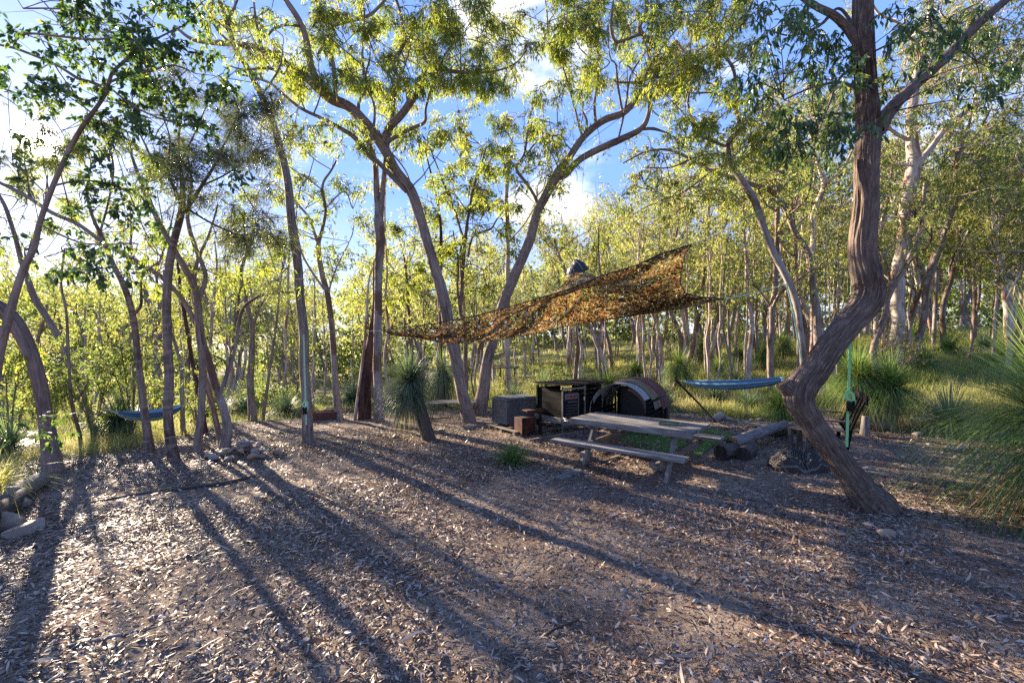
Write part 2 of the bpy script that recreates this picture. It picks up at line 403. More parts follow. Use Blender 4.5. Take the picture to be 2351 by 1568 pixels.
# ------------------------------------------------------------ ground
def m_ground():
    g = NG('earth'); co = g.n('ShaderNodeTexCoord').outputs['Object']; lr = g.attr('lr').outputs['Fac']
    f = g.noise(co, 1.1, 6, .6); f2 = g.noise(co, 26, 6, .7); f3 = g.noise(co, 95, 4, .7)
    dirt = g.ramp(f, [(.3, (.115, .068, .048)), (.5, (.19, .138, .102)), (.68, (.34, .265, .20))])
    dirt = g.mix(g.ramp(f2, [(.36, (.75, .75, .75)), (.5, (0, 0, 0))]), dirt, (.03, .020, .017))
    dirt = g.mix(g.ramp(f3, [(.55, (0, 0, 0)), (.66, (.8, .8, .8))]), dirt, (.46, .36, .28))
    gr = g.ramp(f2, [(.3, (.055, .06, .022)), (.55, (.13, .13, .05)), (.75, (.24, .21, .10))])
    col = g.mix(lr, dirt, gr)
    h = g.math('ADD', g.math('MULTIPLY', f2, .6), g.math('MULTIPLY', f3, .4))
    g.bsdf(col, .95, normal=g.bump(h, .9, .03), spec=.1); return g.m
M_GROUND = m_ground()
nth, nr = 480, 300
th = np.arange(nth)/nth*2*np.pi; rr = .8*np.exp(np.linspace(0, math.log(420/.8), nr))
TH, RR = np.meshgrid(th, rr); X = RR*np.sin(TH); Yy = RR*np.cos(TH)
near = np.clip(1-RR/30, 0, 1)
Z = gz(X, Yy)+near*(.018*fbm(X*2.6, Yy*2.6, X*0, 3)+.007*fbm(X*11, Yy*11, X*0, 2))
V = np.stack([X, Yy, Z], 2).reshape(-1, 3); V = np.vstack([V, [0, 0, float(gz(0, 0))]])
i = np.arange(nr-1)[:, None]*nth; j = np.arange(nth)[None, :]; j2 = (j+1) % nth
Q = np.stack([i+j, i+nth+j, i+nth+j2, i+j2], 2).reshape(-1, 4)[:, ::-1]
T = [[nth*nr, b, (b+1) % nth] for b in range(nth)]
cv = np.clip(clearing(X, Yy)*.9+.3, 0, 1).reshape(-1)
gme = mesh('ground', V, Q, T, [M_GROUND], {'lr': np.append(cv, 0)}, True)
gnd = link('ground', gme); gnd['kind'] = 'structure'

# ------------------------------------------------------------ foliage machinery
class Crown:
    def __init__(s, seed): s.rng = np.random.RandomState(seed); s.V = []; s.Q = []; s.T = []; s.L = []; s.n = 0; s.tw = MB()
    def _put(s, V, Q, T, k, lr):
        s.V.append(V); s.Q.append(np.asarray(Q)+s.n)
        if T is not None: s.T.append(np.asarray(T)+s.n)
        s.L.append(np.repeat(lr, k)); s.n += len(V)
    def leaves(s, Pb, D, L, W, hi=False, tone=0.0, curl=.25):
        rng = s.rng; lr = np.clip(rng.rand(len(Pb))*.75+.1+tone, 0, .93); lr[rng.rand(len(Pb)) < .025] = 1
        V, Q, T, k = leaf_arrays(Pb, D, L, W, rng, hi, curl); s._put(V, Q, T, k, lr)
    def sprigs(s, C, R, n, per, L, W, hang=.6, hi=False, tone=0.0, flat=.75, root=None, twigr=.004):
        """a clump: n sprigs of `per` leaves spread through a ragged ball at C of radius R, on thin twigs from root"""
        rng = s.rng; C = np.asarray(C, float); root = C if root is None else np.asarray(root, float)
        d = unit(rng.normal(size=(n, 3))); rad = R*rng.rand(n)**.45*(.75+.4*vnoise(d[:, 0]*2+C[0], d[:, 1]*2+C[1], d[:, 2]*2+C[2]))
        S = C+d*rad[:, None]*np.array([1, 1, flat]); S[:, 2] -= .12*R
        dirs = unit(S-C+.001)*.7+rng.normal(size=(n, 3))*.35+np.array([0, 0, -.25*hang])
        dirs = unit(dirs); tl = L*rng.uniform(1.2, 2.4, n)
        t = rng.rand(n, per)**.8
        Pb = S[:, None, :]+dirs[:, None, :]*(tl[:, None]*t)[..., None]+np.array([0, 0, -1])*(hang*.25*tl[:, None]*t**2)[..., None]
        D = dirs[:, None, :]*.45+rng.normal(size=(n, per, 3))*.55+np.array([0, 0, -1])*hang
        m = n*per
        s.leaves(Pb.reshape(-1, 3), D.reshape(-1, 3), L*rng.uniform(.6, 1.2, m), W*rng.uniform(.7, 1.25, m), hi, tone+.10*rng.normal())
        # twigs: from the clump root to some of the sprigs
        k = max(2, n//3); idx = rng.choice(n, k, replace=False)
        hub = C-(C-root)*min(.35, .5*R/(np.linalg.norm(C-root)+1e-6)) if np.linalg.norm(C-root) > R*.6 else root
        if hub is not root:
            mh = (root+hub)/2+rng.normal(size=3)*.08*np.linalg.norm(hub-root); s.prisms(np.array([[root, mh, hub]]), np.array([2.6, 2.2, 1.8])*twigr)
        A = np.broadcast_to(hub, (k, 3)); Bp = S[idx]; E = Bp+dirs[idx]*tl[idx][:, None]
        mid = A*.5+Bp*.5+rng.normal(size=(k, 3))*R*.12
        s.prisms(np.stack([A, mid, Bp, E], 1), np.array([2.2, 1.5, 1.0, .5])*twigr)
    def prisms(s, C, r):
        n, k, _ = C.shape; D = unit(C[:, -1]-C[:, 0]); U = unit(np.cross(D, s.rng.normal(size=(n, 3)))); W = np.cross(D, U)
        a = np.arange(3)/3*2*np.pi
        V = C[:, :, None, :]+(U[:, None, None, :]*np.cos(a)[None, None, :, None]+W[:, None, None, :]*np.sin(a)[None, None, :, None])*np.asarray(r)[None, :, None, None]
        o = (np.arange(n)*3*k)[:, None, None]; i = np.arange(k-1)[None, :, None]*3; j = np.arange(3)[None, None, :]; j2 = (j+1) % 3
        Q = np.stack([o+i+j, o+i+j2, o+i+3+j2, o+i+3+j], 3).reshape(-1, 4)
        s.tw.add(V.reshape(-1, 3), Q)
    def build(s, root, lmat, name='crown'):
        if not s.V: return
        return link(name, mesh(name, np.vstack(s.V), np.vstack(s.Q), np.vstack(s.T) if s.T else None, [lmat], {'lr': np.concatenate(s.L)}, False), root)

# ------------------------------------------------------------ the trees one can tell apart, each standing at its own distance
def traced(name, label, cat, Y, limbs, clumps, bark, lmat=None, L=.12, W=.024, seed=1, group=None, dens=1.0, hang=.8, sides=12, hi=False,
           auto=.5, drift=.35, rough=.10, tone=0.0, big=False, wander=1.0, wscale=1.0, autoR=.42, sink=.2):
    """limbs: lists of (px, py, width) in picture units, turned into branches at their real distance; the first is the trunk"""
    rnd = random.Random(seed); rng = np.random.RandomState(seed)
    lmat = lmat or LF_GUM
    px0, py0, w0 = limbs[0][0]
    if Y is None: base = ground_at(px0, py0); Y = base[1]
    base = P(px0, py0, Y); base[2] = min(base[2], float(gz(base[0], base[1]))) if base[2]-float(gz(base[0], base[1])) > .05 else base[2]
    gb = float(gz(base[0], base[1]))
    skel = []; sr = []; mb = MB(); placed = []
    cr = Crown(seed)
    for li, lb in enumerate(limbs):
        if li == 0: Y0 = Y; g = 0.0
        else:
            q = min(placed, key=lambda a: (a[0]-lb[0][0])**2+(a[1]-lb[0][1])**2); Y0 = q[2]
            g = rnd.uniform(-1, 1)*drift
        pts = []; rad = []; yy = Y0; prev = None; ph = rnd.random()*9
        for kx, (px, py, ww) in enumerate(lb):
            if prev is not None:
                dl = math.hypot(px-prev[0], py-prev[1])/F*yy
                yy += dl*g+ (wander*.10*dl*math.sin(ph+kx*1.3) if li else dl*.03*math.sin(ph+kx))
            prev = (px, py); pts.append(P(px, py, yy)); rad.append(max(.006, ww*.5*wscale*(.93 if big else .86)*yy/F)); placed.append((px, py, yy))
        pts = np.array(pts); rad = np.array(rad)
        if li == 0:
            p0 = pts[0].copy(); p0[2] = gb-sink; d = pts[1]-pts[0]; p0[:2] -= d[:2]/max(.2, abs(d[2]))*(pts[0][2]-p0[2])*.6
            if pts[0][2]-gb < .05: pts[0][2] = gb+.02
            pts = np.vstack([p0, pts]); rad = np.concatenate([[rad[0]*(1.25 if not big else 1.08)], rad]); rad[1] *= (1.03 if not big else .95)
        P2, R2 = resample(pts, rad, max(.12 if not big else .045, rad.mean()*(1.2 if not big else .22)))
        P2[1:-1] += np.stack([vnoise(P2[1:-1, 2]*1.3+seed, P2[1:-1, 0]*1.3, P2[1:-1, 1]*0+k_) for k_ in (1, 4, 8)], 1)*(R2[1:-1]*.25)[:, None]
        sd = sides if li == 0 else max(5, int(sides*.6))
        Vt, Qt, Bt = tube_arrays(P2, R2, sd, rough=rough)
        if big and R2.max() > .08:                      # stringy bark: real furrows along the grain
            V3 = Vt.reshape(len(P2), sd, 3); rad_ = unit(V3-P2[:, None, :]); bb_ = Bt.reshape(len(P2), sd, 3)
            x_, y_, z_ = bb_[..., 0], bb_[..., 1], bb_[..., 2]; tw_ = .25*vnoise(x_*3, y_*3, z_*.8)
            rg1 = 1-np.abs(vnoise(x_*26+tw_*6, y_*26, z_*1.9)); rg2 = 1-np.abs(vnoise(x_*55+tw_*9, y_*55, z_*5)); lmp = fbm(x_*4, y_*4, z_*1.6, 3)
            V3 = V3+rad_*((.048*(rg1-.86)+.018*(rg2-.8)+.009*lmp)*np.clip(R2/.25, .25, 1.1)[:, None])[..., None]; Vt = V3.reshape(-1, 3)
        mb.add(Vt, Qt, None, Bt+seed*3.7, rnd.random())
        tipV = len(Vt)-sd
        mb.add(np.vstack([Vt[-sd:], P2[-1:]]), None, [[a, (a+1) % sd, sd] for a in range(sd)])
        skel.append(P2); sr.append(R2)
        # twigs and small clumps of leaves along the thin outer part of each limb
        if auto > 0:
            thin = np.where(R2 < (.055 if not big else .07))[0]
            step = max(1, int(.55/max(.05, np.linalg.norm(P2[min(1, len(P2)-1)]-P2[0])+.02)))
            for kk in thin[::step]:
                if rng.rand() > auto: continue
                off = rng.normal(size=3)*.38+np.array([0, 0, .12]); c = P2[kk]+off
                n = int(14*dens*(autoR/.42)**2); cr.sprigs(c, autoR*rng.uniform(.7, 1.2), n, 9, L, W, hang, hi, tone, root=P2[kk], twigr=.0004*Y)
    SK = np.vstack(skel); SR = np.concatenate(sr)
    for (cx, cy, rp) in clumps:
        yy = Y+rng.uniform(-1, 1)*min(2.2, .16*Y)
        c = P(cx, cy, yy); R = rp*yy/F
        dd = np.linalg.norm(SK-c, axis=1)+np.where(SR > .12, .8, 0)+np.where(SK[:, 2] > c[2]+.3, .6, 0); q = int(np.argmin(dd)); a = SK[q]
        if dd[q] > 3.5: c = a+(c-a)*3.0/dd[q]
        m1 = a*.6+c*.4+rng.normal(size=3)*.18*R+np.array([0, 0, .15*R]); 
        Vt, Qt, Bt = tube_arrays(np.array([a, m1, c]), np.array([min(SR[q]*.5, .0018*Y), .0012*Y, .0006*Y]), 5, res=.15, wob=1.5)
        mb.add(Vt, Qt, None, Bt, .5)
        n = int(np.pi*R*R*dens*1.7/(L*W*.55*9))
        # several smaller tufts make one clump, so gaps stay between them
        k = max(2, int(R/.20)); ctr = c+rng.normal(size=(k, 3))*R*.75*np.array([1, 1, .85])
        for c2 in ctr: cr.sprigs(c2, R*.42*rng.uniform(.7, 1.3), max(3, n//k), 9, L, W, hang, hi, tone, root=c, twigr=.0004*Y)
    root = thing(name, label, cat, (base[0], base[1], gb), group=group)
    off = np.array([base[0], base[1], gb])
    if cr.tw.V: mb.V += cr.tw.V; mb.Q += [q+mb.n for q in cr.tw.Q]; mb.B += cr.tw.B; mb.L += cr.tw.L
    mb.V = [v-off for v in mb.V]; t = mb.build('trunk', bark, root, True)
    cr.V = [v-off for v in cr.V]; cr.build(root, lmat)
    return root

def fill(x0, y0, x1, y1, n, r, seed):
    rd = random.Random(seed); return [(rd.uniform(x0, x1), rd.uniform(y0, y1), r*rd.uniform(.7, 1.2)) for _ in range(n)]

# foreground tree with the doubled-back trunk
T1 = traced('gum_tree', 'big rough-barked gum tree with a sharply kinked trunk, holding hammock and lime strap', 'tree', None,
 [[(1995, 1163, 98), (1968, 1124, 70), (1943, 1087, 60), (1914, 1050, 58), (1885, 1013, 57), (1863, 976, 58), (1842, 939, 63), (1833, 905, 69), (1845, 872, 70), (1867, 850, 65), (1905, 801, 60), (1951, 751, 61), (1989, 705, 65), (1996, 669, 65), (1986, 636, 62), (1976, 571, 56), (1982, 472, 51), (1985, 380, 51), (1990, 300, 54), (1989, 220, 49), (1984, 120, 46), (1983, 0, 44), (1986, -220, 40), (1980, -500, 30)],
  [(2010, 300, 40), (2040, 255, 32), (2098, 195, 27), (2170, 135, 25), (2240, 62, 21), (2310, 0, 18), (2400, -90, 14)],
  [(1970, 95, 24), (1945, 62, 20), (1915, 35, 18), (1875, 15, 15), (1840, -8, 13), (1780, -60, 9)],
  [(1962, 60, 8), (1925, 20, 6), (1880, 60, 5), (1820, 82, 4), (1760, 70, 3)],
  [(1833, 905, 60), (1814, 891, 44), (1797, 878, 33)],
  [(1985, 128, 10), (1950, 160, 8), (1925, 185, 6), (1900, 250, 4), (1880, 300, 3)],
  [(1975, 215, 9), (1935, 190, 7), (1870, 200, 5), (1800, 230, 4)]],
 [(1790, 60, 50), (1850, 80, 60), (1900, 110, 50), (1760, 130, 50), (1720, 180, 50), (1800, 170, 60), (1870, 180, 50), (1930, 190, 50), (1830, 240, 60), (1890, 270, 60), (1930, 250, 40), (1850, 320, 55), (1910, 340, 50), (1940, 310, 40), (1870, 370, 34), (1810, 300, 40), (1695, 150, 34), (1750, 40, 50), (1840, 290, 50), (1900, 300, 50), (1700, 60, 40),
  (2050, 70, 40), (2100, 40, 50), (2160, 30, 50), (2040, 170, 34), (2080, 200, 34), (2150, 80, 36), (2300, 60, 50), (2335, 120, 44), (2250, 190, 34), (2190, 180, 30), (2340, 190, 40), (2120, 110, 30), (2310, 220, 34), (2060, 20, 40), (2220, 20, 30)],
 BK_NEAR, LF_NEAR, L=.10, W=.026, seed=11, dens=.62, hang=1.1, sides=280, hi=True, auto=0.0, drift=.2, rough=.025, big=True)

T2L = [[(1078, 968, 36), (1062, 900, 32), (1052, 850, 31), (1040, 790, 30), (1025, 710, 30), (1000, 620, 28), (965, 500, 28), (945, 440, 28), (911, 394, 26), (879, 338, 28), (829, 278, 28), (800, 246, 26), (758, 224, 28), (708, 182, 20), (672, 157, 18), (637, 132, 16), (601, 114, 15), (548, 103, 15), (498, 100, 13), (441, 91, 10), (400, 60, 6)],
 [(755, 222, 18), (722, 171, 18), (711, 132, 17), (701, 82, 16), (686, 46, 15), (665, 14, 14), (640, -20, 12), (600, -70, 9)],
 [(772, 228, 12), (767, 160, 11), (754, 100, 11), (752, 64, 10), (736, 28, 10), (722, -10, 8), (710, -60, 5)],
 [(754, 68, 8), (786, 53, 9), (843, 39, 8), (872, 14, 7), (900, -20, 5)],
 [(879, 332, 16), (893, 292, 22), (921, 263, 20), (943, 235, 20), (968, 203, 14), (978, 157, 13), (1003, 157, 13), (1039, 164, 11), (1074, 167, 9), (1135, 164, 5), (1188, 142, 4), (1220, 93, 2)],
 [(939, 235, 12), (932, 196, 11), (904, 160, 10), (907, 139, 10), (925, 107, 9), (928, 78, 9), (921, 36, 8), (907, -10, 6)],
 [(876, 338, 10), (911, 313, 10), (950, 293, 9), (975, 281, 8), (978, 249, 6), (993, 199, 5), (1014, 142, 4), (1028, 117, 3), (1080, 60, 2)],
 [(935, 440, 14), (904, 409, 14), (872, 377, 13), (847, 358, 16), (815, 320, 13), (793, 303, 12), (743, 274, 9), (690, 249, 8), (647, 214, 8), (622, 192, 7), (584, 178, 6), (548, 171, 5)],
 [(601, 114, 9), (590, 60, 7), (583, 0, 5), (590, -40, 3)],
 [(690, 185, 8), (620, 158, 7), (560, 160, 5), (520, 150, 3)],
 [(686, 60, 8), (655, 58, 7), (625, 70, 6), (611, 88, 5), (600, 60, 3)],
 [(847, 358, 8), (860, 250, 6), (838, 190, 5), (850, 120, 4), (830, 60, 3)]]
T2C = [(640, 160, 40), (720, 60, 45), (790, 100, 60), (860, 60, 60), (930, 60, 60), (1000, 60, 66), (1070, 80, 66), (1130, 50, 50), (1140, 110, 50), (1050, 140, 50), (980, 120, 45), (1170, 60, 34), (820, 180, 50), (860, 220, 40), (760, 290, 40), (690, 100, 40), (780, 30, 45), (900, 170, 40), (960, 220, 30), (1010, 200, 34), (650, 230, 34), (730, 140, 34), (1100, 190, 36), (1090, 20, 50), (1040, 20, 50), (970, 20, 50), (890, 110, 50), (1120, 150, 40), (1075, 215, 26), (630, 130, 30), (700, 200, 30), (880, 20, 50)]
traced('gum_tree', 'tall gum leaning left behind the camouflage net, with long arching limbs', 'tree', None, T2L, T2C+fill(560, -20, 1210, 200, 26, 44, 51)+fill(620, 150, 1080, 330, 14, 36, 52), BK_BROWN, seed=2, dens=.85, hang=1.1, L=.125, W=.020, sides=20, drift=.3, auto=.35)

T3L = [[(1100, 952, 38), (1112, 880, 32), (1130, 785, 28), (1157, 699, 28), (1183, 630, 27), (1219, 548, 26), (1235, 491, 24), (1252, 456, 24), (1274, 413, 26), (1284, 392, 22), (1313, 356, 18), (1345, 310, 18), (1387, 276, 18), (1429, 260, 17), (1459, 233, 16), (1485, 204, 14), (1505, 171, 14), (1516, 141, 13), (1502, 105, 13), (1472, 79, 14), (1469, 59, 11), (1485, 26, 11), (1480, -20, 9), (1470, -80, 6)],
 [(1278, 406, 18), (1295, 402, 20), (1331, 368, 18), (1377, 342, 18), (1426, 319, 18), (1472, 296, 15), (1488, 269, 12), (1492, 230, 10), (1480, 180, 7), (1520, 110, 5), (1560, 60, 3)],
 [(1468, 80, 8), (1433, 94, 8), (1413, 95, 9), (1403, 66, 8), (1406, 20, 7), (1410, -20, 5)],
 [(1472, 298, 7), (1501, 296, 8), (1541, 309, 3)], [(1368, 284, 8), (1365, 237, 7), (1373, 184, 6), (1373, 82, 6), (1377, 20, 6), (1390, -30, 4)],
 [(1429, 258, 7), (1419, 197, 6), (1413, 148, 5), (1400, 131, 4), (1395, 60, 3)], [(1336, 312, 6), (1314, 227, 5), (1288, 141, 5), (1260, 78, 5), (1256, 36, 4), (1250, -20, 3)],
 [(1229, 510, 10), (1235, 470, 9), (1213, 427, 8), (1185, 388, 8), (1203, 356, 6), (1212, 300, 5), (1220, 256, 4), (1242, 228, 3)], [(1345, 310, 5), (1348, 280, 6), (1338, 256, 4)],
 [(1420, 318, 5), (1437, 240, 6), (1450, 170, 5), (1490, 110, 4)], [(1488, 196, 8), (1540, 190, 8), (1570, 160, 6), (1600, 120, 4), (1650, 90, 3)], [(1205, 360, 5), (1240, 320, 4), (1290, 310, 3)], [(1478, 190, 6), (1420, 190, 5), (1410, 185, 4)]]
T3C = [(1260, 100, 50), (1300, 60, 60), (1350, 60, 60), (1380, 130, 50), (1320, 150, 45), (1285, 220, 30), (1440, 60, 55), (1500, 30, 55), (1440, 150, 50), (1400, 215, 26), (1260, 50, 45), (1300, 15, 50), (1560, 60, 60), (1600, 120, 50), (1220, 240, 42), (1180, 330, 40), (1228, 300, 40), (1160, 290, 34), (1240, 200, 34), (1390, 20, 50), (1270, 140, 40), (1550, 230, 44), (1520, 20, 50), (1480, 120, 40), (1350, 110, 50), (1600, 40, 55), (1340, 190, 40), (1260, 280, 30), (1195, 380, 36), (1290, 300, 26), (1540, 280, 26), (1640, 60, 50), (1580, 180, 40)]
traced('gum_tree', 'gum tree leaning right over the camouflage net, its trunk forking into two upswept limbs', 'tree', None, T3L, T3C+fill(1240, -20, 1720, 180, 22, 44, 53)+fill(1180, 180, 1330, 420, 6, 34, 54), BK_BROWN, seed=3, dens=.85, hang=1.1, L=.125, W=.020, sides=20, drift=.3, auto=.3)

traced('gum_tree', 'straight slender gum tree alone in the clearing, with the webbing strap tied to it', 'tree', None,
 [[(705, 1015, 28), (703, 930, 26), (700, 850, 25), (695, 760, 24), (686, 640, 23), (676, 555, 22), (655, 392, 20), (640, 330, 19), (623, 271, 17), (600, 220, 16), (570, 160, 14), (540, 110, 13), (520, 50, 11), (500, -10, 9), (480, -90, 6)],
  [(540, 110, 7), (500, 70, 6), (470, 20, 5), (440, -30, 3)], [(520, 50, 7), (545, 0, 5), (560, -60, 3)], [(600, 220, 6), (640, 160, 5), (650, 110, 3)]],
 [(560, 50, 34), (620, 60, 34), (590, 130, 26), (500, 30, 40), (450, 20, 40), (540, -10, 40), (640, 110, 30)], BK_BROWN, seed=4, dens=.7, sides=18, auto=.3)

traced('gum_tree', 'thin pale gum tree just right of the strapped trunk, forked high against the sky', 'tree', None,
 [[(778, 962, 21), (771, 900, 17), (765, 788, 15), (752, 679, 14), (739, 630, 13), (731, 564, 13), (736, 540, 9), (747, 484, 7), (740, 427, 7), (761, 391, 5), (779, 356, 4)],
  [(731, 564, 9), (720, 530, 8), (708, 498, 7), (672, 456, 5), (640, 430, 3)], [(743, 663, 7), (710, 614, 6), (690, 571, 5), (680, 500, 4), (690, 430, 3)], [(745, 480, 4), (790, 440, 4), (810, 480, 3)], [(752, 679, 5), (770, 620, 4), (800, 560, 3)]],
 [(700, 400, 42), (722, 330, 44), (660, 380, 40), (760, 480, 34), (815, 500, 40), (800, 555, 34), (700, 480, 36), (660, 450, 34), (775, 420, 26), (740, 590, 22), (670, 310, 38), (820, 440, 22), (780, 620, 26), (690, 540, 30)], BK_GREY, seed=5, dens=.62, L=.12, W=.024, sides=12, auto=.4)

traced('gum_tree', 'tall gum tree whose straight trunk splits into a brown and a pale stem', 'tree', None,
 [[(871, 969, 30), (869, 900, 24), (868, 828, 22), (868, 746, 21), (868, 647, 20), (871, 564, 24), (870, 515, 26), (867, 470, 15), (861, 374, 14), (847, 331, 13), (822, 249, 8), (840, 199, 7), (832, 142, 6), (834, 89, 5), (838, 20, 4)],
  [(873, 510, 15), (882, 409, 13), (891, 320, 12), (900, 267, 10), (905, 213, 8), (897, 178, 7), (872, 150, 5), (850, 100, 3)],
  [(905, 220, 5), (930, 150, 4), (950, 80, 3)], [(861, 374, 6), (840, 320, 5), (810, 280, 3)], [(890, 340, 4), (935, 400, 4), (950, 470, 3)]],
 [(830, 160, 36), (880, 130, 30), (850, 60, 40), (935, 120, 30), (910, 190, 22)], BK_GREY, seed=6, dens=.7, sides=16, auto=.35)
traced('burnt_tree', 'dark fire-hollowed trunk leaning against the tall split-stem tree', 'tree', None,
 [[(833, 962, 34), (838, 915, 30), (844, 844, 24), (852, 770, 18), (858, 712, 14), (859, 647, 10), (860, 600, 7)]], [], BK_BURNT, seed=7, auto=0, sides=16, rough=.2)
traced('dead_tree', 'bleached dead stem standing left of the fire-hollowed trunk', 'dead tree', 12.6,
 [[(818, 940, 8), (826, 880, 8), (835, 811, 8), (838, 760, 7), (841, 712, 7), (845, 660, 6), (850, 630, 5), (859, 612, 3)]], [], BK_PALE, seed=8, auto=0, sides=8)
traced('gum_tree', 'dark reddish trunk directly behind the long-limbed tree, under the low end of the net', 'tree', None,
 [[(1012, 925, 20), (1010, 850, 17), (1009, 778, 15), (1007, 700, 12), (1010, 614, 10), (1013, 548, 8), (1007, 480, 6), (990, 400, 5), (975, 340, 3)], [(1010, 614, 6), (985, 560, 5), (960, 480, 3)]],
 [(960, 330, 40), (980, 420, 46), (930, 560, 40), (1000, 480, 44), (960, 520, 40), (1000, 340, 40)], BK_BURNT, seed=9, dens=.7, sides=12)
traced('gum_tree', 'dark twin-stemmed gum tree seen through the gap between the two leaning trees', 'tree', 14.5,
 [[(1068, 905, 12), (1070, 870, 11), (1067, 745, 10), (1058, 712, 10), (1063, 614, 10), (1070, 535, 9), (1074, 498, 8), (1089, 427, 7), (1106, 374, 5), (1117, 338, 3)],
  [(1068, 560, 7), (1042, 481, 6), (1021, 427, 5), (993, 356, 4), (980, 320, 3)], [(1075, 590, 6), (1085, 545, 6), (1106, 533, 6), (1128, 525, 5), (1140, 505, 4), (1160, 480, 3)], [(1058, 712, 8), (1050, 660, 7), (1052, 600, 6), (1040, 530, 4)]],
 [(1100, 330, 46), (1050, 330, 46), (1140, 420, 44), (1030, 380, 46), (1090, 470, 48), (1060, 400, 50), (1080, 560, 40), (1150, 500, 38), (1010, 300, 40), (1130, 360, 40), (1120, 440, 40), (1170, 550, 30), (1040, 440, 40), (1100, 400, 44), (1020, 560, 40), (1110, 620, 36), (960, 620, 40), (930, 680, 34)], BK_DARK, seed=10, dens=.85, L=.13, W=.03, sides=10)
traced('gum_tree', 'pale straight gum tree carrying the small wooden ledge', 'tree', None,
 [[(1170, 914, 15), (1166, 850, 13), (1164, 795, 13), (1166, 647, 12), (1165, 515, 11), (1163, 463, 10), (1163, 409, 9), (1153, 363, 6), (1140, 330, 4)], [(1165, 440, 7), (1168, 390, 6), (1171, 338, 5), (1185, 290, 3)], [(1164, 560, 4), (1200, 520, 4), (1230, 470, 3)]],
 [(1140, 310, 40), (1180, 420, 32), (1165, 270, 34), (1230, 430, 36), (1245, 390, 30)], BK_PALE, seed=12, dens=.7, L=.13, W=.028, sides=12)

# left-hand group
traced('gum_tree', 'stout dark curved trunk beside the grassy left edge, nearest of the left-hand trees', 'tree', None,
 [[(123, 1082, 44), (116, 1030, 38), (105, 967, 33), (96, 900, 32), (86, 850, 33), (68, 800, 33), (41, 749, 34), (8, 712, 34), (-30, 690, 32), (-90, 640, 26), (-160, 540, 20), (-200, 400, 12)], [(41, 749, 9), (20, 740, 8), (-10, 760, 6)]],
 [(-60, 500, 60)], BK_DARK, seed=21, sides=24, auto=.2)
L2 = traced('broadleaf_gum', 'leaning tree at the left edge, its broad dark leaves filling the top left', 'tree', 5.0,
 [[(-62, 1160, 26), (-40, 1040, 24), (-15, 900, 22), (0, 810, 20), (16, 745, 18), (29, 696, 17), (53, 618, 16), (78, 568, 15), (90, 515, 13), (105, 470, 13), (121, 427, 12), (153, 356, 11), (189, 292, 10), (221, 249, 9), (246, 210, 9), (256, 171, 8), (300, 130, 7), (350, 95, 5), (420, 60, 3)],
  [(242, 203, 8), (210, 190, 8), (178, 181, 8), (142, 157, 7), (89, 132, 7), (32, 110, 7), (0, 103, 6), (-40, 90, 4)],
  [(32, 110, 6), (36, 92, 6), (46, 82, 6), (71, 77, 6), (132, 84, 6), (199, 91, 6), (249, 89, 5), (303, 75, 4), (360, 60, 3)],
  [(250, 190, 6), (300, 172, 6), (340, 165, 5), (400, 150, 4), (450, 170, 3)], [(250, 200, 5), (300, 240, 5), (360, 270, 4), (430, 290, 3)],
  [(121, 427, 6), (180, 415, 5), (240, 420, 4), (290, 440, 3)], [(90, 515, 6), (140, 540, 5), (200, 560, 4), (300, 560, 3)], [(53, 20, 4), (110, 20, 4), (170, 25, 4), (230, 40, 3)], [(180, 30, 4), (150, 60, 3), (100, 5, 3), (60, -20, 3)], [(30, 380, 4), (60, 400, 4), (100, 440, 3)]],
 [(150, 60, 44), (220, 50, 52), (290, 60, 56), (350, 60, 56), (400, 100, 60), (330, 130, 60), (250, 120, 44), (200, 150, 34), (430, 160, 46), (380, 190, 46), (300, 190, 46), (260, 240, 42), (130, 230, 30), (60, 225, 26), (340, 270, 40), (270, 290, 30), (420, 270, 40), (455, 305, 22), (230, 400, 36), (275, 430, 36), (220, 470, 34), (190, 440, 26), (40, 350, 24), (12, 170, 14), (300, 470, 26), (100, 590, 40), (170, 615, 36), (250, 610, 34), (60, 575, 26), (230, 560, 26), (315, 560, 24), (360, 130, 54), (300, 100, 50), (400, 60, 50), (250, 80, 44), (320, 30, 44), (400, 240, 44), (190, 235, 34), (40, 420, 20), (260, 350, 20), (90, 190, 24), (350, 330, 24), (420, 20, 50), (200, 15, 30), (240, 180, 34), (310, 250, 34)],
 BK_BROWN, LF_NEAR, L=.070, W=.032, seed=22, dens=.85, hang=.55, hi=True, auto=.5, sides=14, drift=.12)
traced('gum_tree', 'bare curved trunk leaning left between the nearest left-hand tree and the blue hammock', 'tree', None,
 [[(230, 1000, 22), (215, 960, 20), (197, 905, 17), (177, 856, 16), (156, 815, 15), (123, 753, 15), (82, 687, 15), (66, 645, 13), (50, 600, 11), (30, 530, 10), (10, 470, 8), (-20, 420, 6)], [(60, 630, 6), (70, 560, 5), (100, 480, 4), (110, 400, 3)]],
 [(30, 430, 50), (100, 380, 50), (60, 320, 50), (0, 500, 50), (140, 460, 44), (60, 470, 40)], BK_BROWN, LF_GUM, seed=23, dens=.7, L=.10, W=.016, sides=16)
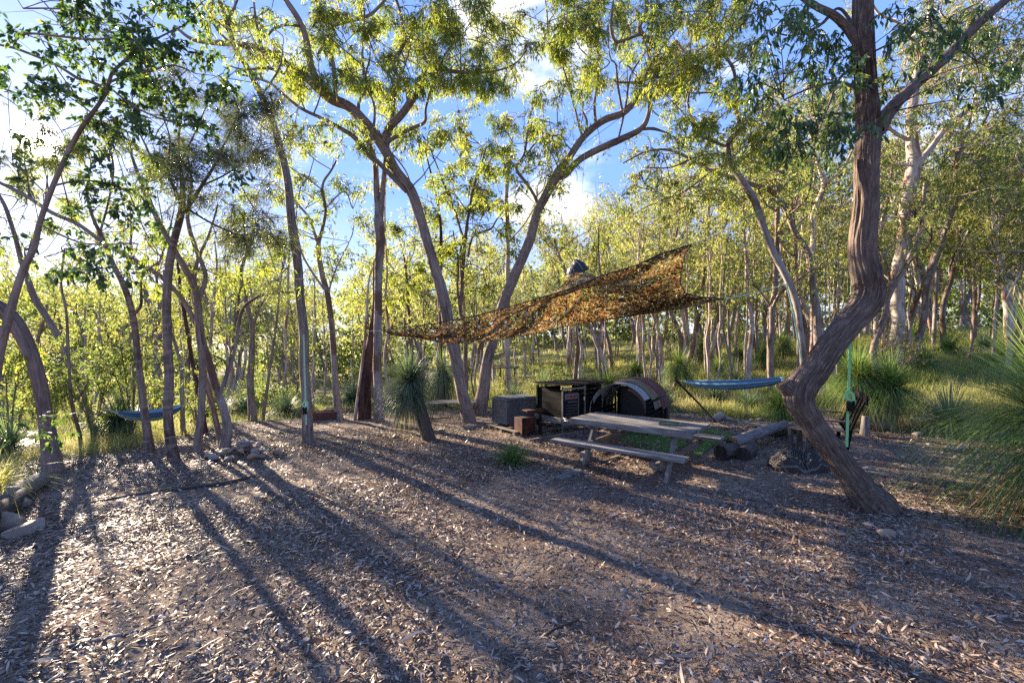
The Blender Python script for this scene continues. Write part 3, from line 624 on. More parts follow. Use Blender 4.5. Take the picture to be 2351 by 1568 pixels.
traced('gum_tree', 'slim dark gum tree with a curled side limb, in front of the blue hammock', 'tree', None,
 [[(346, 1043, 24), (340, 1000, 20), (329, 926, 17), (316, 823, 16), (304, 720, 15), (287, 659, 14), (263, 614, 12), (246, 575, 11), (230, 535, 10), (214, 500, 8), (200, 440, 6), (210, 370, 4)],
  [(304, 725, 8), (318, 712, 8), (325, 695, 7), (324, 660, 7), (326, 635, 6), (341, 618, 5), (370, 597, 4)], [(230, 535, 6), (250, 460, 5), (260, 380, 4), (240, 320, 3)]],
 [(160, 330, 50), (200, 400, 50), (260, 330, 50), (230, 280, 46), (140, 300, 40), (290, 390, 40), (190, 480, 34)], BK_RINGY, LF_GUM, seed=24, dens=.7, L=.10, W=.014, sides=16)
traced('gum_tree', 'long bare limb-like tree crossing diagonally behind the slim dark trunks', 'tree', 9.3,
 [[(505, 1005, 14), (488, 940, 13), (470, 860, 13), (462, 780, 12), (448, 741, 12), (411, 679, 12), (357, 626, 12), (287, 585, 12), (230, 552, 11), (177, 515, 11), (117, 488, 10), (60, 450, 9), (0, 420, 8), (-50, 400, 6)], [(357, 626, 6), (380, 560, 5), (400, 480, 3)]],
 [(20, 380, 40), (60, 260, 50), (110, 300, 50)], BK_BROWN, LF_OAK, seed=25, dens=.5, L=.10, W=.014, sides=12)
L5C = [(380, 300, 56), (300, 340, 50), (450, 400, 50), (540, 400, 50), (500, 330, 50), (600, 480, 50), (560, 520, 50), (500, 560, 44), (640, 560, 40), (560, 230, 60), (500, 260, 66), (600, 290, 50), (450, 210, 60), (520, 180, 56), (640, 330, 40), (580, 370, 44), (620, 420, 44), (430, 340, 44), (380, 400, 40), (470, 460, 40), (540, 470, 40), (340, 250, 40), (590, 560, 44), (620, 240, 40), (550, 300, 50), (480, 380, 44), (400, 470, 30), (640, 640, 30), (560, 600, 36)]
traced('she_oak', 'dark straight she-oak with pale-ringed bark, rising into fine dark foliage', 'tree', None,
 [[(394, 1059, 30), (391, 1020, 25), (388, 967, 22), (385, 864, 21), (382, 761, 20), (383, 679, 20), (390, 597, 19), (400, 548, 18), (416, 488, 17), (420, 427, 12), (413, 374, 9), (410, 320, 6), (420, 240, 4)],
  [(416, 488, 10), (434, 473, 10), (463, 427, 8), (491, 384, 7), (513, 338, 6), (530, 303, 5), (550, 250, 3)], [(418, 470, 9), (406, 445, 8), (384, 402, 7), (349, 363, 6), (335, 335, 5), (320, 306, 4), (300, 260, 3)],
  [(463, 427, 5), (520, 400, 4), (580, 360, 4), (640, 330, 3)], [(430, 480, 6), (500, 520, 5), (560, 540, 4), (620, 520, 3)], [(413, 380, 5), (450, 300, 4), (480, 230, 3)], [(384, 402, 5), (390, 320, 4), (370, 260, 3)]],
 L5C, BK_RINGY, LF_OAK, L=.13, W=.009, seed=26, dens=.85, hang=.35, sides=24, drift=.25)
traced('gum_tree', 'gum tree with an S-bent trunk, second right of the ring-barked she-oak', 'tree', None,
 [[(456, 1037, 20), (458, 980, 18), (461, 926, 17), (464, 844, 17), (458, 761, 19), (452, 679, 18), (433, 630, 16), (402, 577, 14), (370, 520, 13), (342, 463, 12), (320, 410, 9), (300, 350, 6)],
  [(455, 690, 12), (464, 667, 12), (472, 630, 11), (452, 577, 11), (435, 523, 10), (431, 480, 9), (440, 420, 6), (430, 360, 3)]],
 [(320, 400, 40), (290, 300, 40), (360, 440, 34), (400, 360, 30)], BK_BROWN, LF_GUM, seed=27, dens=.7, L=.11, W=.016, sides=16)
traced('gum_tree', 'brown gum tree rising directly behind the rock pile', 'tree', None,
 [[(517, 1030, 28), (523, 985, 23), (514, 940, 20), (500, 900, 18), (481, 835, 18), (464, 782, 17), (455, 720, 15), (445, 660, 12), (455, 600, 9), (480, 540, 6), (500, 470, 4)], [(505, 905, 9), (538, 811, 9), (554, 720, 8), (575, 692, 7), (616, 675, 6), (674, 671, 4)]],
 [(520, 640, 36), (600, 620, 30), (570, 650, 26)], BK_GREY, seed=28, dens=.55, sides=18)
traced('gum_tree', 'dark thick-footed gum tree at the far rim of the clearing, left of the strapped trunk', 'tree', None,
 [[(579, 967, 23), (577, 920, 19), (575, 864, 17), (578, 761, 12), (566, 700, 10), (559, 660, 9), (555, 620, 8), (575, 560, 6), (580, 490, 4)], [(578, 761, 6), (600, 700, 5), (640, 640, 4), (660, 580, 3)]],
 [(580, 480, 44), (620, 560, 44), (560, 560, 40), (640, 500, 40), (600, 420, 40), (660, 620, 34)], BK_BROWN, seed=29, dens=.7, sides=14)
traced('gum_tree', 'broad-footed grey trunk behind the middle of the blue hammock', 'tree', None,
 [[(361, 948, 24), (360, 900, 18), (361, 844, 16), (355, 741, 12), (333, 667, 10), (312, 614, 8), (300, 560, 6), (310, 500, 4)], [(355, 741, 6), (375, 680, 5), (380, 600, 3)]],
 [(300, 500, 40), (330, 540, 36), (260, 520, 36)], BK_GREY, seed=30, dens=.6, sides=14)
traced('gum_tree', 'slender pale-brown trunk close behind the ring-barked she-oak', 'tree', 10.6,
 [[(419, 985, 12), (417, 930, 10), (415, 844, 9), (400, 780, 7), (394, 745, 6), (380, 690, 5), (375, 620, 3)]], [(380, 610, 34)], BK_GREY, seed=31, dens=.5, sides=10)
traced('gum_tree', 'thin leaning sapling trunk on the grass below the left end of the hammock', 'tree', 9.3,
 [[(185, 1012, 10), (178, 980, 9), (164, 926, 8), (156, 823, 8), (152, 720, 6), (140, 650, 5), (148, 570, 3)], [(164, 926, 5), (190, 900, 4), (205, 870, 3)]], [(150, 560, 40), (120, 640, 34), (190, 700, 30)], BK_GREY, LF_FRESH, seed=32, dens=.5, sides=10)
traced('gum_tree', 'thin straight trunk between the thick-footed tree and the strapped trunk', 'tree', None,
 [[(604, 965, 9), (612, 900, 8), (616, 872, 7), (632, 761, 6), (641, 679, 5), (650, 600, 3)]], [(650, 590, 36), (630, 640, 30)], BK_BROWN, seed=33, dens=.5, sides=8)
traced('gum_tree', 'reddish trunk half hidden behind the S-bent tree', 'tree', 10.8,
 [[(470, 985, 14), (462, 930, 12), (452, 880, 11), (437, 802, 10), (423, 720, 9), (411, 638, 7), (405, 580, 4)]], [(400, 560, 34)], BK_BURNT, seed=34, dens=.5, sides=12)

# right-hand group, on the rising ground
traced('gum_tree', 'twisted grey gum tree with the pale rope down its trunk, behind the kinked tree', 'tree', 11.0,
 [[(1852, 960, 20), (1850, 880, 17), (1846, 827, 17), (1836, 735, 15), (1819, 669, 17), (1803, 630, 17), (1770, 570, 17), (1748, 512, 18), (1731, 460, 18), (1702, 414, 18), (1679, 378, 14), (1671, 338, 13), (1678, 319, 12), (1699, 299, 11), (1692, 250, 8), (1689, 197, 8), (1682, 158, 8), (1649, 99, 6), (1630, 30, 4)],
  [(1699, 299, 8), (1722, 263, 7), (1761, 220, 6), (1797, 187, 6), (1843, 131, 5), (1870, 60, 3)], [(1673, 340, 8), (1633, 322, 8), (1600, 305, 8), (1584, 256, 7), (1580, 235, 6), (1584, 197, 6), (1585, 131, 5), (1590, 56, 4), (1610, 0, 3)],
  [(1685, 390, 6), (1650, 355, 5), (1600, 360, 4), (1560, 380, 3)], [(1700, 240, 4), (1640, 215, 5), (1600, 215, 4), (1550, 210, 3)]],
 fill(1540, 20, 1760, 330, 26, 44, 5)+fill(1600, 330, 1700, 480, 6, 36, 6), BK_GREY, seed=41, dens=.75, L=.12, W=.026, sides=16, drift=.4, tone=.15)
traced('gum_tree', 'red-brown gum tree with a long limb sweeping left above the net strap', 'tree', 14.0,
 [[(1880, 815, 22), (1876, 760, 20), (1872, 700, 19), (1862, 620, 15), (1850, 571, 14), (1823, 530, 14), (1805, 480, 14), (1774, 440, 14), (1731, 424, 12), (1682, 407, 11), (1633, 394, 10), (1584, 365, 9), (1534, 345, 7), (1480, 350, 5), (1430, 375, 3)],
  [(1790, 455, 9), (1795, 400, 9), (1808, 360, 8), (1790, 300, 5), (1740, 260, 3)], [(1633, 394, 5), (1600, 420, 5), (1570, 440, 4), (1540, 470, 3)], [(1584, 365, 4), (1540, 385, 4), (1480, 385, 3)], [(1805, 370, 6), (1840, 340, 5), (1870, 310, 3)]],
 fill(1440, 330, 1700, 520, 20, 40, 7)+fill(1720, 200, 1900, 400, 14, 44, 8), BK_BROWN, LF_FAR, seed=42, dens=.46, L=.13, W=.03, sides=14, drift=.4)
traced('gum_tree', 'pale gum tree just left of the kinked trunk, bending right then up', 'tree', 15.5,
 [[(1866, 800, 15), (1868, 700, 14), (1866, 600, 13), (1868, 530, 14), (1866, 500, 14), (1882, 455, 14), (1894, 420, 13), (1880, 380, 10), (1872, 350, 8), (1860, 300, 5)], [(1892, 425, 7), (1930, 395, 6), (1960, 340, 4)], [(1880, 380, 5), (1860, 370, 5), (1840, 340, 4)]],
 fill(1780, 180, 1960, 420, 16, 46, 9), BK_PALE, LF_FAR, seed=43, dens=.46, L=.13, W=.03, sides=12)
traced('gum_tree', 'thick peeling pale gum behind the twin-headed grasstree', 'tree', 16.0,
 [[(2055, 856, 42), (2056, 820, 36), (2059, 735, 33), (2057, 676, 32), (2072, 571, 31), (2082, 472, 31), (2089, 430, 34), (2099, 375, 33), (2093, 329, 26), (2095, 230, 22), (2109, 148, 20), (2115, 108, 17), (2132, 49, 14), (2140, -20, 11), (2150, -120, 8)],
  [(2108, 385, 16), (2120, 362, 15), (2148, 329, 14), (2181, 286, 14), (2230, 250, 11), (2296, 204, 8), (2351, 160, 5), (2390, 110, 3)], [(2092, 325, 11), (2059, 309, 10), (2033, 286, 9), (2010, 250, 6)], [(2112, 110, 9), (2099, 92, 8), (2066, 56, 7), (2017, 30, 6), (1990, -20, 4)],
  [(2112, 130, 9), (2140, 80, 9), (2180, 40, 8), (2240, 10, 6), (2290, -30, 4)], [(2181, 286, 6), (2200, 220, 6), (2215, 150, 5), (2240, 60, 3)], [(2057, 690, 8), (2030, 750, 6), (2028, 850, 9)]],
 fill(1990, -10, 2351, 330, 34, 60, 10)+fill(1950, 250, 2060, 500, 12, 44, 11), BK_PALE, LF_FAR, seed=44, dens=.46, L=.14, W=.03, sides=24, drift=.3)
traced('gum_tree', 'grey-brown gum tree leaning right and forking, right of the thick pale tree', 'tree', 17.0,
 [[(2098, 822, 18), (2105, 790, 16), (2117, 751, 15), (2125, 686, 13), (2132, 636, 14), (2151, 587, 14), (2171, 528, 13), (2194, 466, 13), (2224, 411, 11), (2257, 362, 10), (2280, 310, 8), (2312, 263, 7), (2342, 227, 5), (2380, 190, 3)],
  [(2196, 462, 9), (2193, 394, 8), (2211, 329, 7), (2227, 279, 6), (2240, 200, 3)], [(2128, 640, 8), (2105, 597, 8), (2099, 538, 7), (2102, 480, 4)], [(2211, 340, 5), (2240, 315, 5), (2280, 240, 4)]],
 fill(2180, 150, 2351, 480, 20, 54, 12)+fill(2060, 420, 2180, 560, 6, 38, 13), BK_GREY, LF_FAR, seed=45, dens=.46, L=.14, W=.03, sides=14)
traced('gum_tree', 'pale spotted gum near the right frame edge above the big grasstree', 'tree', 18.0,
 [[(2319, 775, 17), (2317, 720, 15), (2316, 669, 15), (2312, 620, 14), (2311, 554, 13), (2300, 500, 12), (2282, 450, 11), (2262, 410, 9), (2262, 360, 6), (2275, 300, 4)], [(2312, 640, 7), (2335, 610, 7), (2360, 590, 6), (2400, 540, 4)], [(2270, 420, 5), (2310, 390, 5), (2345, 350, 4)], [(2308, 640, 5), (2280, 600, 5), (2240, 580, 4)]],
 fill(2230, 360, 2351, 560, 12, 50, 14)+[(2240, 510, 50), (2290, 480, 50), (2340, 500, 50), (2300, 540, 44)], BK_PALE, LF_FAR, seed=46, dens=.8, L=.14, W=.032, sides=12, tone=.25)
traced('gum_tree', 'slim pale trunk immediately right of the kinked tree', 'tree', 20.0,
 [[(2007, 812, 13), (2010, 760, 12), (2013, 702, 12), (2017, 620, 11), (2016, 560, 11), (2030, 492, 9), (2042, 430, 6), (2050, 370, 4)], [(2020, 560, 6), (2000, 500, 5), (1990, 440, 3)]], fill(1990, 300, 2100, 460, 8, 42, 15), BK_PALE, LF_FAR, seed=47, dens=.46, L=.15, W=.034, sides=10)
traced('gum_tree', 'thin grey trunk right of the leaning forked tree', 'tree', 22.0,
 [[(2142, 800, 9), (2146, 740, 9), (2152, 620, 9), (2156, 521, 7), (2160, 450, 5), (2170, 400, 3)]], fill(2100, 380, 2230, 500, 7, 42, 16), BK_GREY, LF_FAR, seed=48, dens=.46, L=.16, W=.036, sides=8)
traced('gum_tree', 'dark twin trunk on the ridge, left of the pale tree by the right edge', 'tree', 23.0,
 [[(2237, 735, 11), (2238, 680, 10), (2236, 600, 8), (2238, 540, 6), (2240, 480, 4)], [(2238, 730, 7), (2248, 680, 7), (2250, 600, 6), (2252, 560, 3)]], fill(2180, 460, 2300, 640, 9, 40, 17), BK_DARK, LF_GUM, seed=49, dens=.8, L=.16, W=.036, sides=8)
# ------------------------------------------------------------ made things
M_WEATH = m_wood('weathered_timber', (.06, .053, .048), (.19, .172, .158), (.36, .335, .31))
M_OLDW = m_wood('old_brown_timber', (.07, .052, .042), (.17, .13, .105), (.30, .25, .21))
M_BLACKW = m_wood('black_boards', (.005, .0045, .0045), (.012, .011, .010), (.028, .025, .023), spec=.06)  # near-black grain for the hutch, shelter and bench boards
M_LOG = m_wood('bare_log', (.08, .066, .058), (.19, .165, .147), (.33, .295, .265))
M_LOGD = m_wood('dark_log', (.03, .025, .022), (.08, .065, .055), (.15, .125, .11))
M_END = m_wood('log_end', (.02, .017, .015), (.05, .04, .035), (.09, .075, .065))
M_GALV = m_simple('galvanised', (.15, .155, .155), .55, .4, .12, 7, .05, .4, dark=(.10, .10, .102))
M_RUST = m_simple('rusty_steel', (.075, .026, .014), .85, .2, .5, 24, .5, .2, dark=(.022, .011, .009))
M_RED = m_simple('faded_red_iron', (.15, .06, .05), .7, .2, .35, 12, .2, .3, dark=(.10, .045, .035))
M_GREENI = m_simple('mossy_iron', (.17, .17, .10), .75, .2, .35, 14, .2, .3, dark=(.22, .09, .06))
M_STEEL = m_simple('dull_steel', (.20, .19, .18), .45, .7, .3, 20, .1, .5)
M_BLACK = m_simple('black_metal', (.012, .012, .013), .45, .3, .3, 20, .1, .5)
M_RUB = m_simple('black_rubber', (.018, .018, .02), .6, 0, .3, 20, .2, .4)
M_KNOB = m_simple('red_knob', (.42, .03, .03), .35, 0, .1, 20, 0, .5)
M_GLASS = m_simple('dark_glass', (.02, .018, .018), .12, 0, .1, 5, 0, .6)
M_TURF = m_simple('green_turf', (.045, .13, .025), .9, 0, .5, 40, .8, .1, dark=(.10, .12, .04))
M_LIME = m_simple('lime_webbing', (.26, .55, .22), .65, 0, .12, 60, .2, .3)
M_MINT = m_simple('mint_webbing', (.34, .52, .34), .65, 0, .12, 60, .2, .3)
M_ROPE = m_simple('pale_cord', (.50, .46, .38), .85, 0, .2, 60, .3, .2)
M_DROPE = m_simple('dark_cord', (.05, .045, .04), .85, 0, .2, 60, .3, .2)
M_STONE = m_simple('pale_stone', (.30, .255, .215), .85, 0, .3, 9, .6, .25, dark=(.25, .20, .17))
M_STONE2 = m_simple('tan_stone', (.36, .27, .20), .85, 0, .3, 7, .6, .25, dark=(.28, .15, .09))
M_BULB = m_simple('bulb_glass', (.5, .48, .42), .1, 0, .05, 5, 0, .6)
M_PLASTER = m_simple('green_plastic_tray', (.08, .11, .07), .4, 0, .3, 15, .1, .5)
def gobj(name, m, parent=None, **k): return m.build(name, k.pop('mat'), parent, **k)

# ---- picnic table (measured: centre, axis -38 deg)
TC = np.array([2.155, 7.83]); TA = R_(-38)
pt = thing('picnic_table', 'weathered grey timber picnic table with attached benches under the net', 'table', onground(*TC), TA)
m = MB()
for k in range(4): m.box((0+random.uniform(-.01, .01), -.36+.24*k, .72+random.uniform(-.003, .003)), (2.12+random.uniform(-.02, .02), .232, .05), axis=0)
m.box((0, -.455, .695), (2.10, .045, .10), axis=0); m.box((0, .455, .695), (2.10, .045, .10), axis=0)
m.build('tabletop', M_WEATH, pt, bevel=.006)
for sy, ln in ((-.93, 2.2), (.86, 2.3)):
    m = MB()
    for q in (-.10, .045): m.box((.02, sy+q+.02, .44+random.uniform(-.004, .004)), (ln, .138, .048), axis=0)
    m.build('bench_seat', M_WEATH, pt, bevel=.006)
for ax in (-.66, .74):
    for s in (-1, 1):
        m = MB(); m.beam((ax, s*.70, -.03), (ax, s*.24, .695), .05, .105, roll=0); m.build('leg', M_WEATH if s < 0 else M_OLDW, pt, bevel=.005)
    m = MB(); m.beam((ax+.052, -1.02, .355), (ax+.052, 1.0, .355), .05, .115); m.build('cross_beam', M_OLDW, pt, bevel=.005)
    m = MB(); m.beam((ax-.052, -.42, .64), (ax-.052, .42, .64), .045, .09); m.build('top_bearer', M_OLDW, pt, bevel=.005)
def tpt(a, n, z): c, s = math.cos(TA), math.sin(TA); return np.array([TC[0]+a*c-n*s, TC[1]+a*s+n*c, z+float(gz(*TC))])
tr = thing('tray', 'small mossy green tray lying on the picnic table', 'tray', tpt(.56, -.02, .747), TA+.35)
m = MB(); m.box((0, 0, .008), (.34, .19, .012)); m.build('base', M_PLASTER, tr)
m = MB()
for a in (-1, 1): m.box((a*.165, 0, .018), (.012, .19, .03)); m.box((0, a*.09, .018), (.318, .012, .03))
m.build('rim', M_PLASTER, tr)

# ---- green turf mat under and behind the table
def quadpatch(c, n=26):
    c = [np.array(v) for v in c]; u = np.linspace(0, 1, n)
    G = np.array([[(c[0]*(1-a)+c[1]*a)*(1-b)+(c[3]*(1-a)+c[2]*a)*b for a in u] for b in u])
    q = [[r*n+k, r*n+k+1, (r+1)*n+k+1, (r+1)*n+k] for r in range(n-1) for k in range(n-1)]
    return G.reshape(-1, G.shape[-1]), q
cs = [ground_at(1425, 1012)[:2], ground_at(1560, 1068)[:2], ground_at(1690, 1000)[:2], ground_at(1500, 958)[:2]]
G, q = quadpatch(cs)
rg = np.random.RandomState(5)
edge = fbm(G[:, 0]*2, G[:, 1]*2, G[:, 0]*0, 2)
G3 = np.stack([G[:, 0]+.10*edge, G[:, 1]+.10*np.roll(edge, 7), gz(G[:, 0], G[:, 1])+.016+.012*rg.rand(len(G))], 1)
o = thing('turf_mat', 'ragged green artificial turf mat on the ground under the picnic table', 'turf mat', (0, 0, 0))
link('backing', mesh('turf', G3, q, None, [M_TURF], {'lr': G3[:, 0]*0}, True), o)
n = 26000; u = rg.rand(n, 1); v = rg.rand(n, 1)
pp = (cs[0]*(1-u)+cs[1]*u)*(1-v)+(cs[3]*(1-u)+cs[2]*u)*v+rg.normal(size=(n, 2))*.03
keep = fbm(pp[:, 0]*1.7, pp[:, 1]*1.7, pp[:, 0]*0, 3) > -.28; pp = pp[keep]; n = len(pp)
V, Q, k = blade_arrays(np.column_stack([pp, gz(pp[:, 0], pp[:, 1])+.015]), rg.normal(size=(n, 3))*.5+[0, 0, 1], rg.uniform(.015, .035, n), np.full(n, .2), np.full(n, .006), 2, rg)
M_TB = m_leaf('turf_blades', [(0, (.03, .12, .02)), (1, (.10, .25, .05))], [(0, (.05, .2, .03)), (1, (.15, .4, .05))], .2)
link('pile', mesh('turf_blades', V, Q, None, [M_TB], {'lr': np.repeat(rg.rand(n), k)}), o)['kind'] = 'stuff'

# ---- frame shared by the outdoor kitchen: e1 points right-back, e2 left-back
def framept(o_, yaw, a, b, z): c, s = math.cos(yaw), math.sin(yaw); return (o_[0]+a*c-b*s, o_[1]+a*s+b*c, z)
KY = R_(35)
# aluminium chest: near corner at (-.12,10.6)
ch = thing('storage_chest', 'dented grey metal chest with a hinged lid, left of the black cooking hutch', 'chest', onground(-.12, 10.6, .09), R_(37))
W_, D_ = .90, .58
m = MB(); m.box((W_/2, D_/2, .27), (W_, D_, .54)); 
for a in (0, W_): m.box((a, 0, .27), (.03, .03, .535)); m.box((a, D_, .27), (.03, .03, .535))
m.box((W_/2, -.004, .03), (W_, .02, .05)); m.box((-.004, D_/2, .03), (.02, D_, .05))
m.build('body', M_GALV, ch, bevel=.004)
m = MB(); m.box((W_/2, D_/2, .575), (W_+.03, D_+.03, .055)); m.box((W_/2, D_/2, .61), (W_-.04, D_-.04, .012)); m.build('lid', M_GALV, ch, bevel=.006)
m = MB(); m.tube([(-.012, D_/2-.06, .46), (-.05, D_/2-.06, .43), (-.05, D_/2+.06, .43), (-.012, D_/2+.06, .46)], .008, 6, res=.02); m.box((-.008, D_/2, .455), (.012, .17, .05)); m.build('handle', M_STEEL, ch)
for a in (.2, W_-.2): m = MB(); m.box((a, -.014, .53), (.05, .012, .09)); m.build('latch', M_STEEL, ch)

# timber platform under the cooking area
pl = thing('timber_platform', 'low rough timber pallet frame under the chest and the black hutch', 'platform', onground(.2, 10.4), KY)
for b in (-.35, .15, .65):
    m = MB(); m.beam((-.45, b, .045), (2.0, b-.02, .045), .09, .07); m.build('bearer', M_OLDW, pl, bevel=.005)
for a in (-.4, .0, .4, .8, 1.2, 1.6):
    m = MB(); m.box((a, .17, .088+random.uniform(-.002, .002)), (.12, 1.2, .016), axis=1); m.build('board', M_OLDW, pl)

# black cooking hutch
KO = (1.09, 9.93); hz = float(gz(*KO))
hu = thing('cooking_hutch', 'black timber cooking hutch with steel posts and an old oven front', 'hutch', (*KO, hz), KY)
HW, HD, HH = .66, .84, 1.08
m = MB()
for k in range(7): m.box((.012, HD/2, .30+.108*k+random.uniform(-.003, .003)), (.02, HD-.03, .102), axis=1)
m.build('side_boards', M_BLACKW, hu)
m = MB()
for k in range(7): m.box((HW/2, HD-.01, .30+.108*k), (HW-.03, .02, .104), axis=0)
m.build('back_boards', M_BLACKW, hu)
m = MB()
for k in range(8): m.box((HW+.5, HD-.42, .22+.108*k), (.98, .02, .104), axis=0)
m.build('rear_wall', M_BLACKW, hu)
for a, b in ((0, 0), (HW, 0)):
    m = MB(); m.box((a, b-.02, HH/2-.02), (.028, .028, HH+.02)); m.build('post', M_STEEL, hu)
for a, b in ((0, HD), (HW, HD), (HW+1.0, HD)):
    m = MB(); m.box((a, b+.016, HH/2-.03), (.05, .05, HH), axis=2); m.build('post', M_BLACKW, hu)
m = MB(); m.box((HW/2, -.035, HH-.06), (HW+.04, .02, .035)); m.build('top_rail', M_STEEL, hu)
m = MB(); m.beam((-.05, -.07, .30), (HW+.45, -.07, .27), .03, .13); m.build('front_plank', M_WEATH, hu, bevel=.004)
m = MB(); m.beam((-.055, -.05, .33), (-.055, HD+.05, .33), .03, .12); m.build('side_plank', M_WEATH, hu, bevel=.004)
m = MB()
for k in range(9): m.box((HW*.5+.42-.02, -.06+.115*k+.0, HH+.02+.012*random.random()), (HW+1.0, .105, .02), axis=0)
m.build('roof', M_BLACKW, hu, bevel=.003)
m = MB(); m.box((HW/2, HD/2, .36), (HW-.06, HD-.06, .02)); m.build('shelf', M_BLACKW, hu)
ov = MB(); ov.box((.30, .20, .66), (.40, .34, .54)); ovo = ov.build('oven', M_BLACK, hu, bevel=.006)
m = MB(); m.box((.30, .022, .84), (.40, .016, .12)); m.build('control_panel', M_STEEL, ovo)
for k in range(3): 
    m = MB(); m.tube([(.20+.10*k, .012, .845), (.20+.10*k, -.022, .845)], .028, 14); m.build('knob', M_KNOB, ovo, sm=False)
m = MB(); m.box((.30, .022, .57), (.34, .012, .34)); m.build('oven_door', M_GLASS, ovo)
m = MB(); m.tube([(.16, -.012, .72), (.44, -.012, .72)], .009, 8)
for k in range(4): m.box((.30, .012, .46+.06*k), (.32, .006, .008))
m.box((.485, .005, .62), (.02, .03, .50)); m.build('door_handle', M_STEEL, ovo)
# wire grill basket hanging on the near post
gb = thing('wire_grill', 'round wire grill basket hooked on the near post of the black hutch', 'grill', framept(KO, KY, .06, -.26, hz+.42), KY)
m = MB()
a = np.linspace(0, 2*np.pi, 25); ring = np.stack([.19*np.cos(a), .19*np.sin(a), a*0], 1); m.tube(ring, .007, 5, False)
ring2 = ring*[.9, .9, 1]-[0, 0, .05]; m.tube(ring2, .005, 5, False); m.build('ring', M_STEEL, gb)
m = MB()
for k in np.linspace(-.15, .15, 9): h_ = math.sqrt(max(0, .17**2-k*k)); m.tube([(k, -h_, -.05), (k, h_, -.05)], .003, 4, False)
m.build('wires', M_STEEL, gb)
m = MB()
for k in range(3): m.tube([(-.12+.13*k, -.19, -.02), (-.12+.13*k, -.2, -.28-.05*k)], .004, 4)
m.build('hanging_hooks', M_DROPE, gb)

# arched iron shelter (half drums) beside the hutch
BC = np.array([2.47, 10.56]); BY = math.atan2(-.53, .85); bz = float(gz(*BC))
M_ARCH = m_simple('bent_grey_sheet', (.30, .31, .31), .6, .1, .15, 3, .03, .3)
bs = thing('arched_shelter', 'arched shelter of bent iron sheets with dark slatted sides, right of the hutch', 'shelter', (*BC, bz), BY)
R = .71; SW = .42
def arch(m, y0, y1, r, a0, a1, corr=0.0, n=40, sh=SW, th_=.012):
    t = np.linspace(a0, a1, n); ys = np.linspace(y0, y1, 2 if not corr else 46)
    for rr2, flip in ((r, 0), (r-th_, 1)):
        pass
    ys = np.asarray(ys); off = corr*np.sin(ys/.076*2*np.pi) if corr else ys*0
    Vv = []
    for rr2 in (r, r-th_):
        for i_, yv in enumerate(ys): Vv.append(np.stack([(rr2+off[i_])*np.cos(t), t*0+yv, sh+(rr2+off[i_])*np.sin(t)*.98], 1))
    k = len(ys); V = np.vstack(Vv); Q = []
    for s_ in range(2):
        o_ = s_*k*n
        for i_ in range(k-1):
            for j_ in range(n-1): q_ = [o_+i_*n+j_, o_+i_*n+j_+1, o_+(i_+1)*n+j_+1, o_+(i_+1)*n+j_]; Q.append(q_ if s_ else q_[::-1])
    for j_ in range(n-1): Q.append([j_, j_+1, k*n+j_+1, k*n+j_]); o_ = (k-1)*n; Q.append([o_+j_, o_+k*n+j_, o_+k*n+j_+1, o_+j_+1])
    m.add(V, Q)
m = MB(); arch(m, -.02, 1.62, R, R_(30), R_(205)); m.build('smooth_arch', M_ARCH, bs, sm=True)
m = MB(); arch(m, .42, 1.15, R+.03, R_(8), R_(110), corr=.009); m.build('corrugated_arch', M_GREENI, bs, sm=True)
m = MB(); arch(m, 1.0, 1.75, R+.045, R_(2), R_(120), corr=.009); m.build('red_arch', M_RED, bs, sm=True)
for s in (-1, 1):
    m = MB()
    for k in range(7 if s > 0 else 4): m.box((s*(R-.03), .85, .07+.105*k), (.02, 1.7, .07), axis=1)
    for b in (.02, .85, 1.68): m.box((s*(R-.055), b, .38), (.04, .05, .76), axis=2)
    m.build('slatted_side', M_BLACKW, bs)
m = MB(); m.box((0, 1.66, .45), (1.2, .02, .9), axis=0); m.build('back_wall', M_BLACKW, bs)
m = MB(); m.box((.14, .78, .52), (.62, .02, .84)); m.box((.14, .76, .95), (.66, .03, .03)); m.box((-.18, .76, .52), (.03, .03, .84)); m.box((.46, .76, .52), (.03, .03, .84)); m.build('inner_door', M_BLACK, bs)
m = MB(); t = np.linspace(R_(5), R_(75), 12); m.tube(np.stack([(R-.14)*np.cos(t)+.02, t*0+.22, SW+(R-.14)*np.sin(t)], 1), .035, 8, res=.05, rough=.2); m.build('rope_coil', M_OLDW, bs)

# rusty fire basket + swing arm in front of the chest
fb = thing('fire_basket', 'rusty steel fire box with a swing-out hotplate, in front of the chest', 'fire box', onground(.28, 9.95), R_(30))
m = MB(); m.box((0, 0, .22), (.34, .34, .34)); m.build('box', M_RUST, fb, bevel=.008)
m = MB()
for k in range(5): m.box((0, -.176, .10+.075*k), (.38, .012, .02))
m.build('grille', M_RUST, fb)
m = MB(); m.box((.34, -.10, .27), (.055, .055, .62)); m.build('post', M_RUST, fb)
m = MB(); m.box((.14, -.16, .56), (.50, .20, .022)); m.box((.14, -.26, .545), (.5, .015, .05)); m.build('hotplate', M_RUST, fb, bevel=.004)
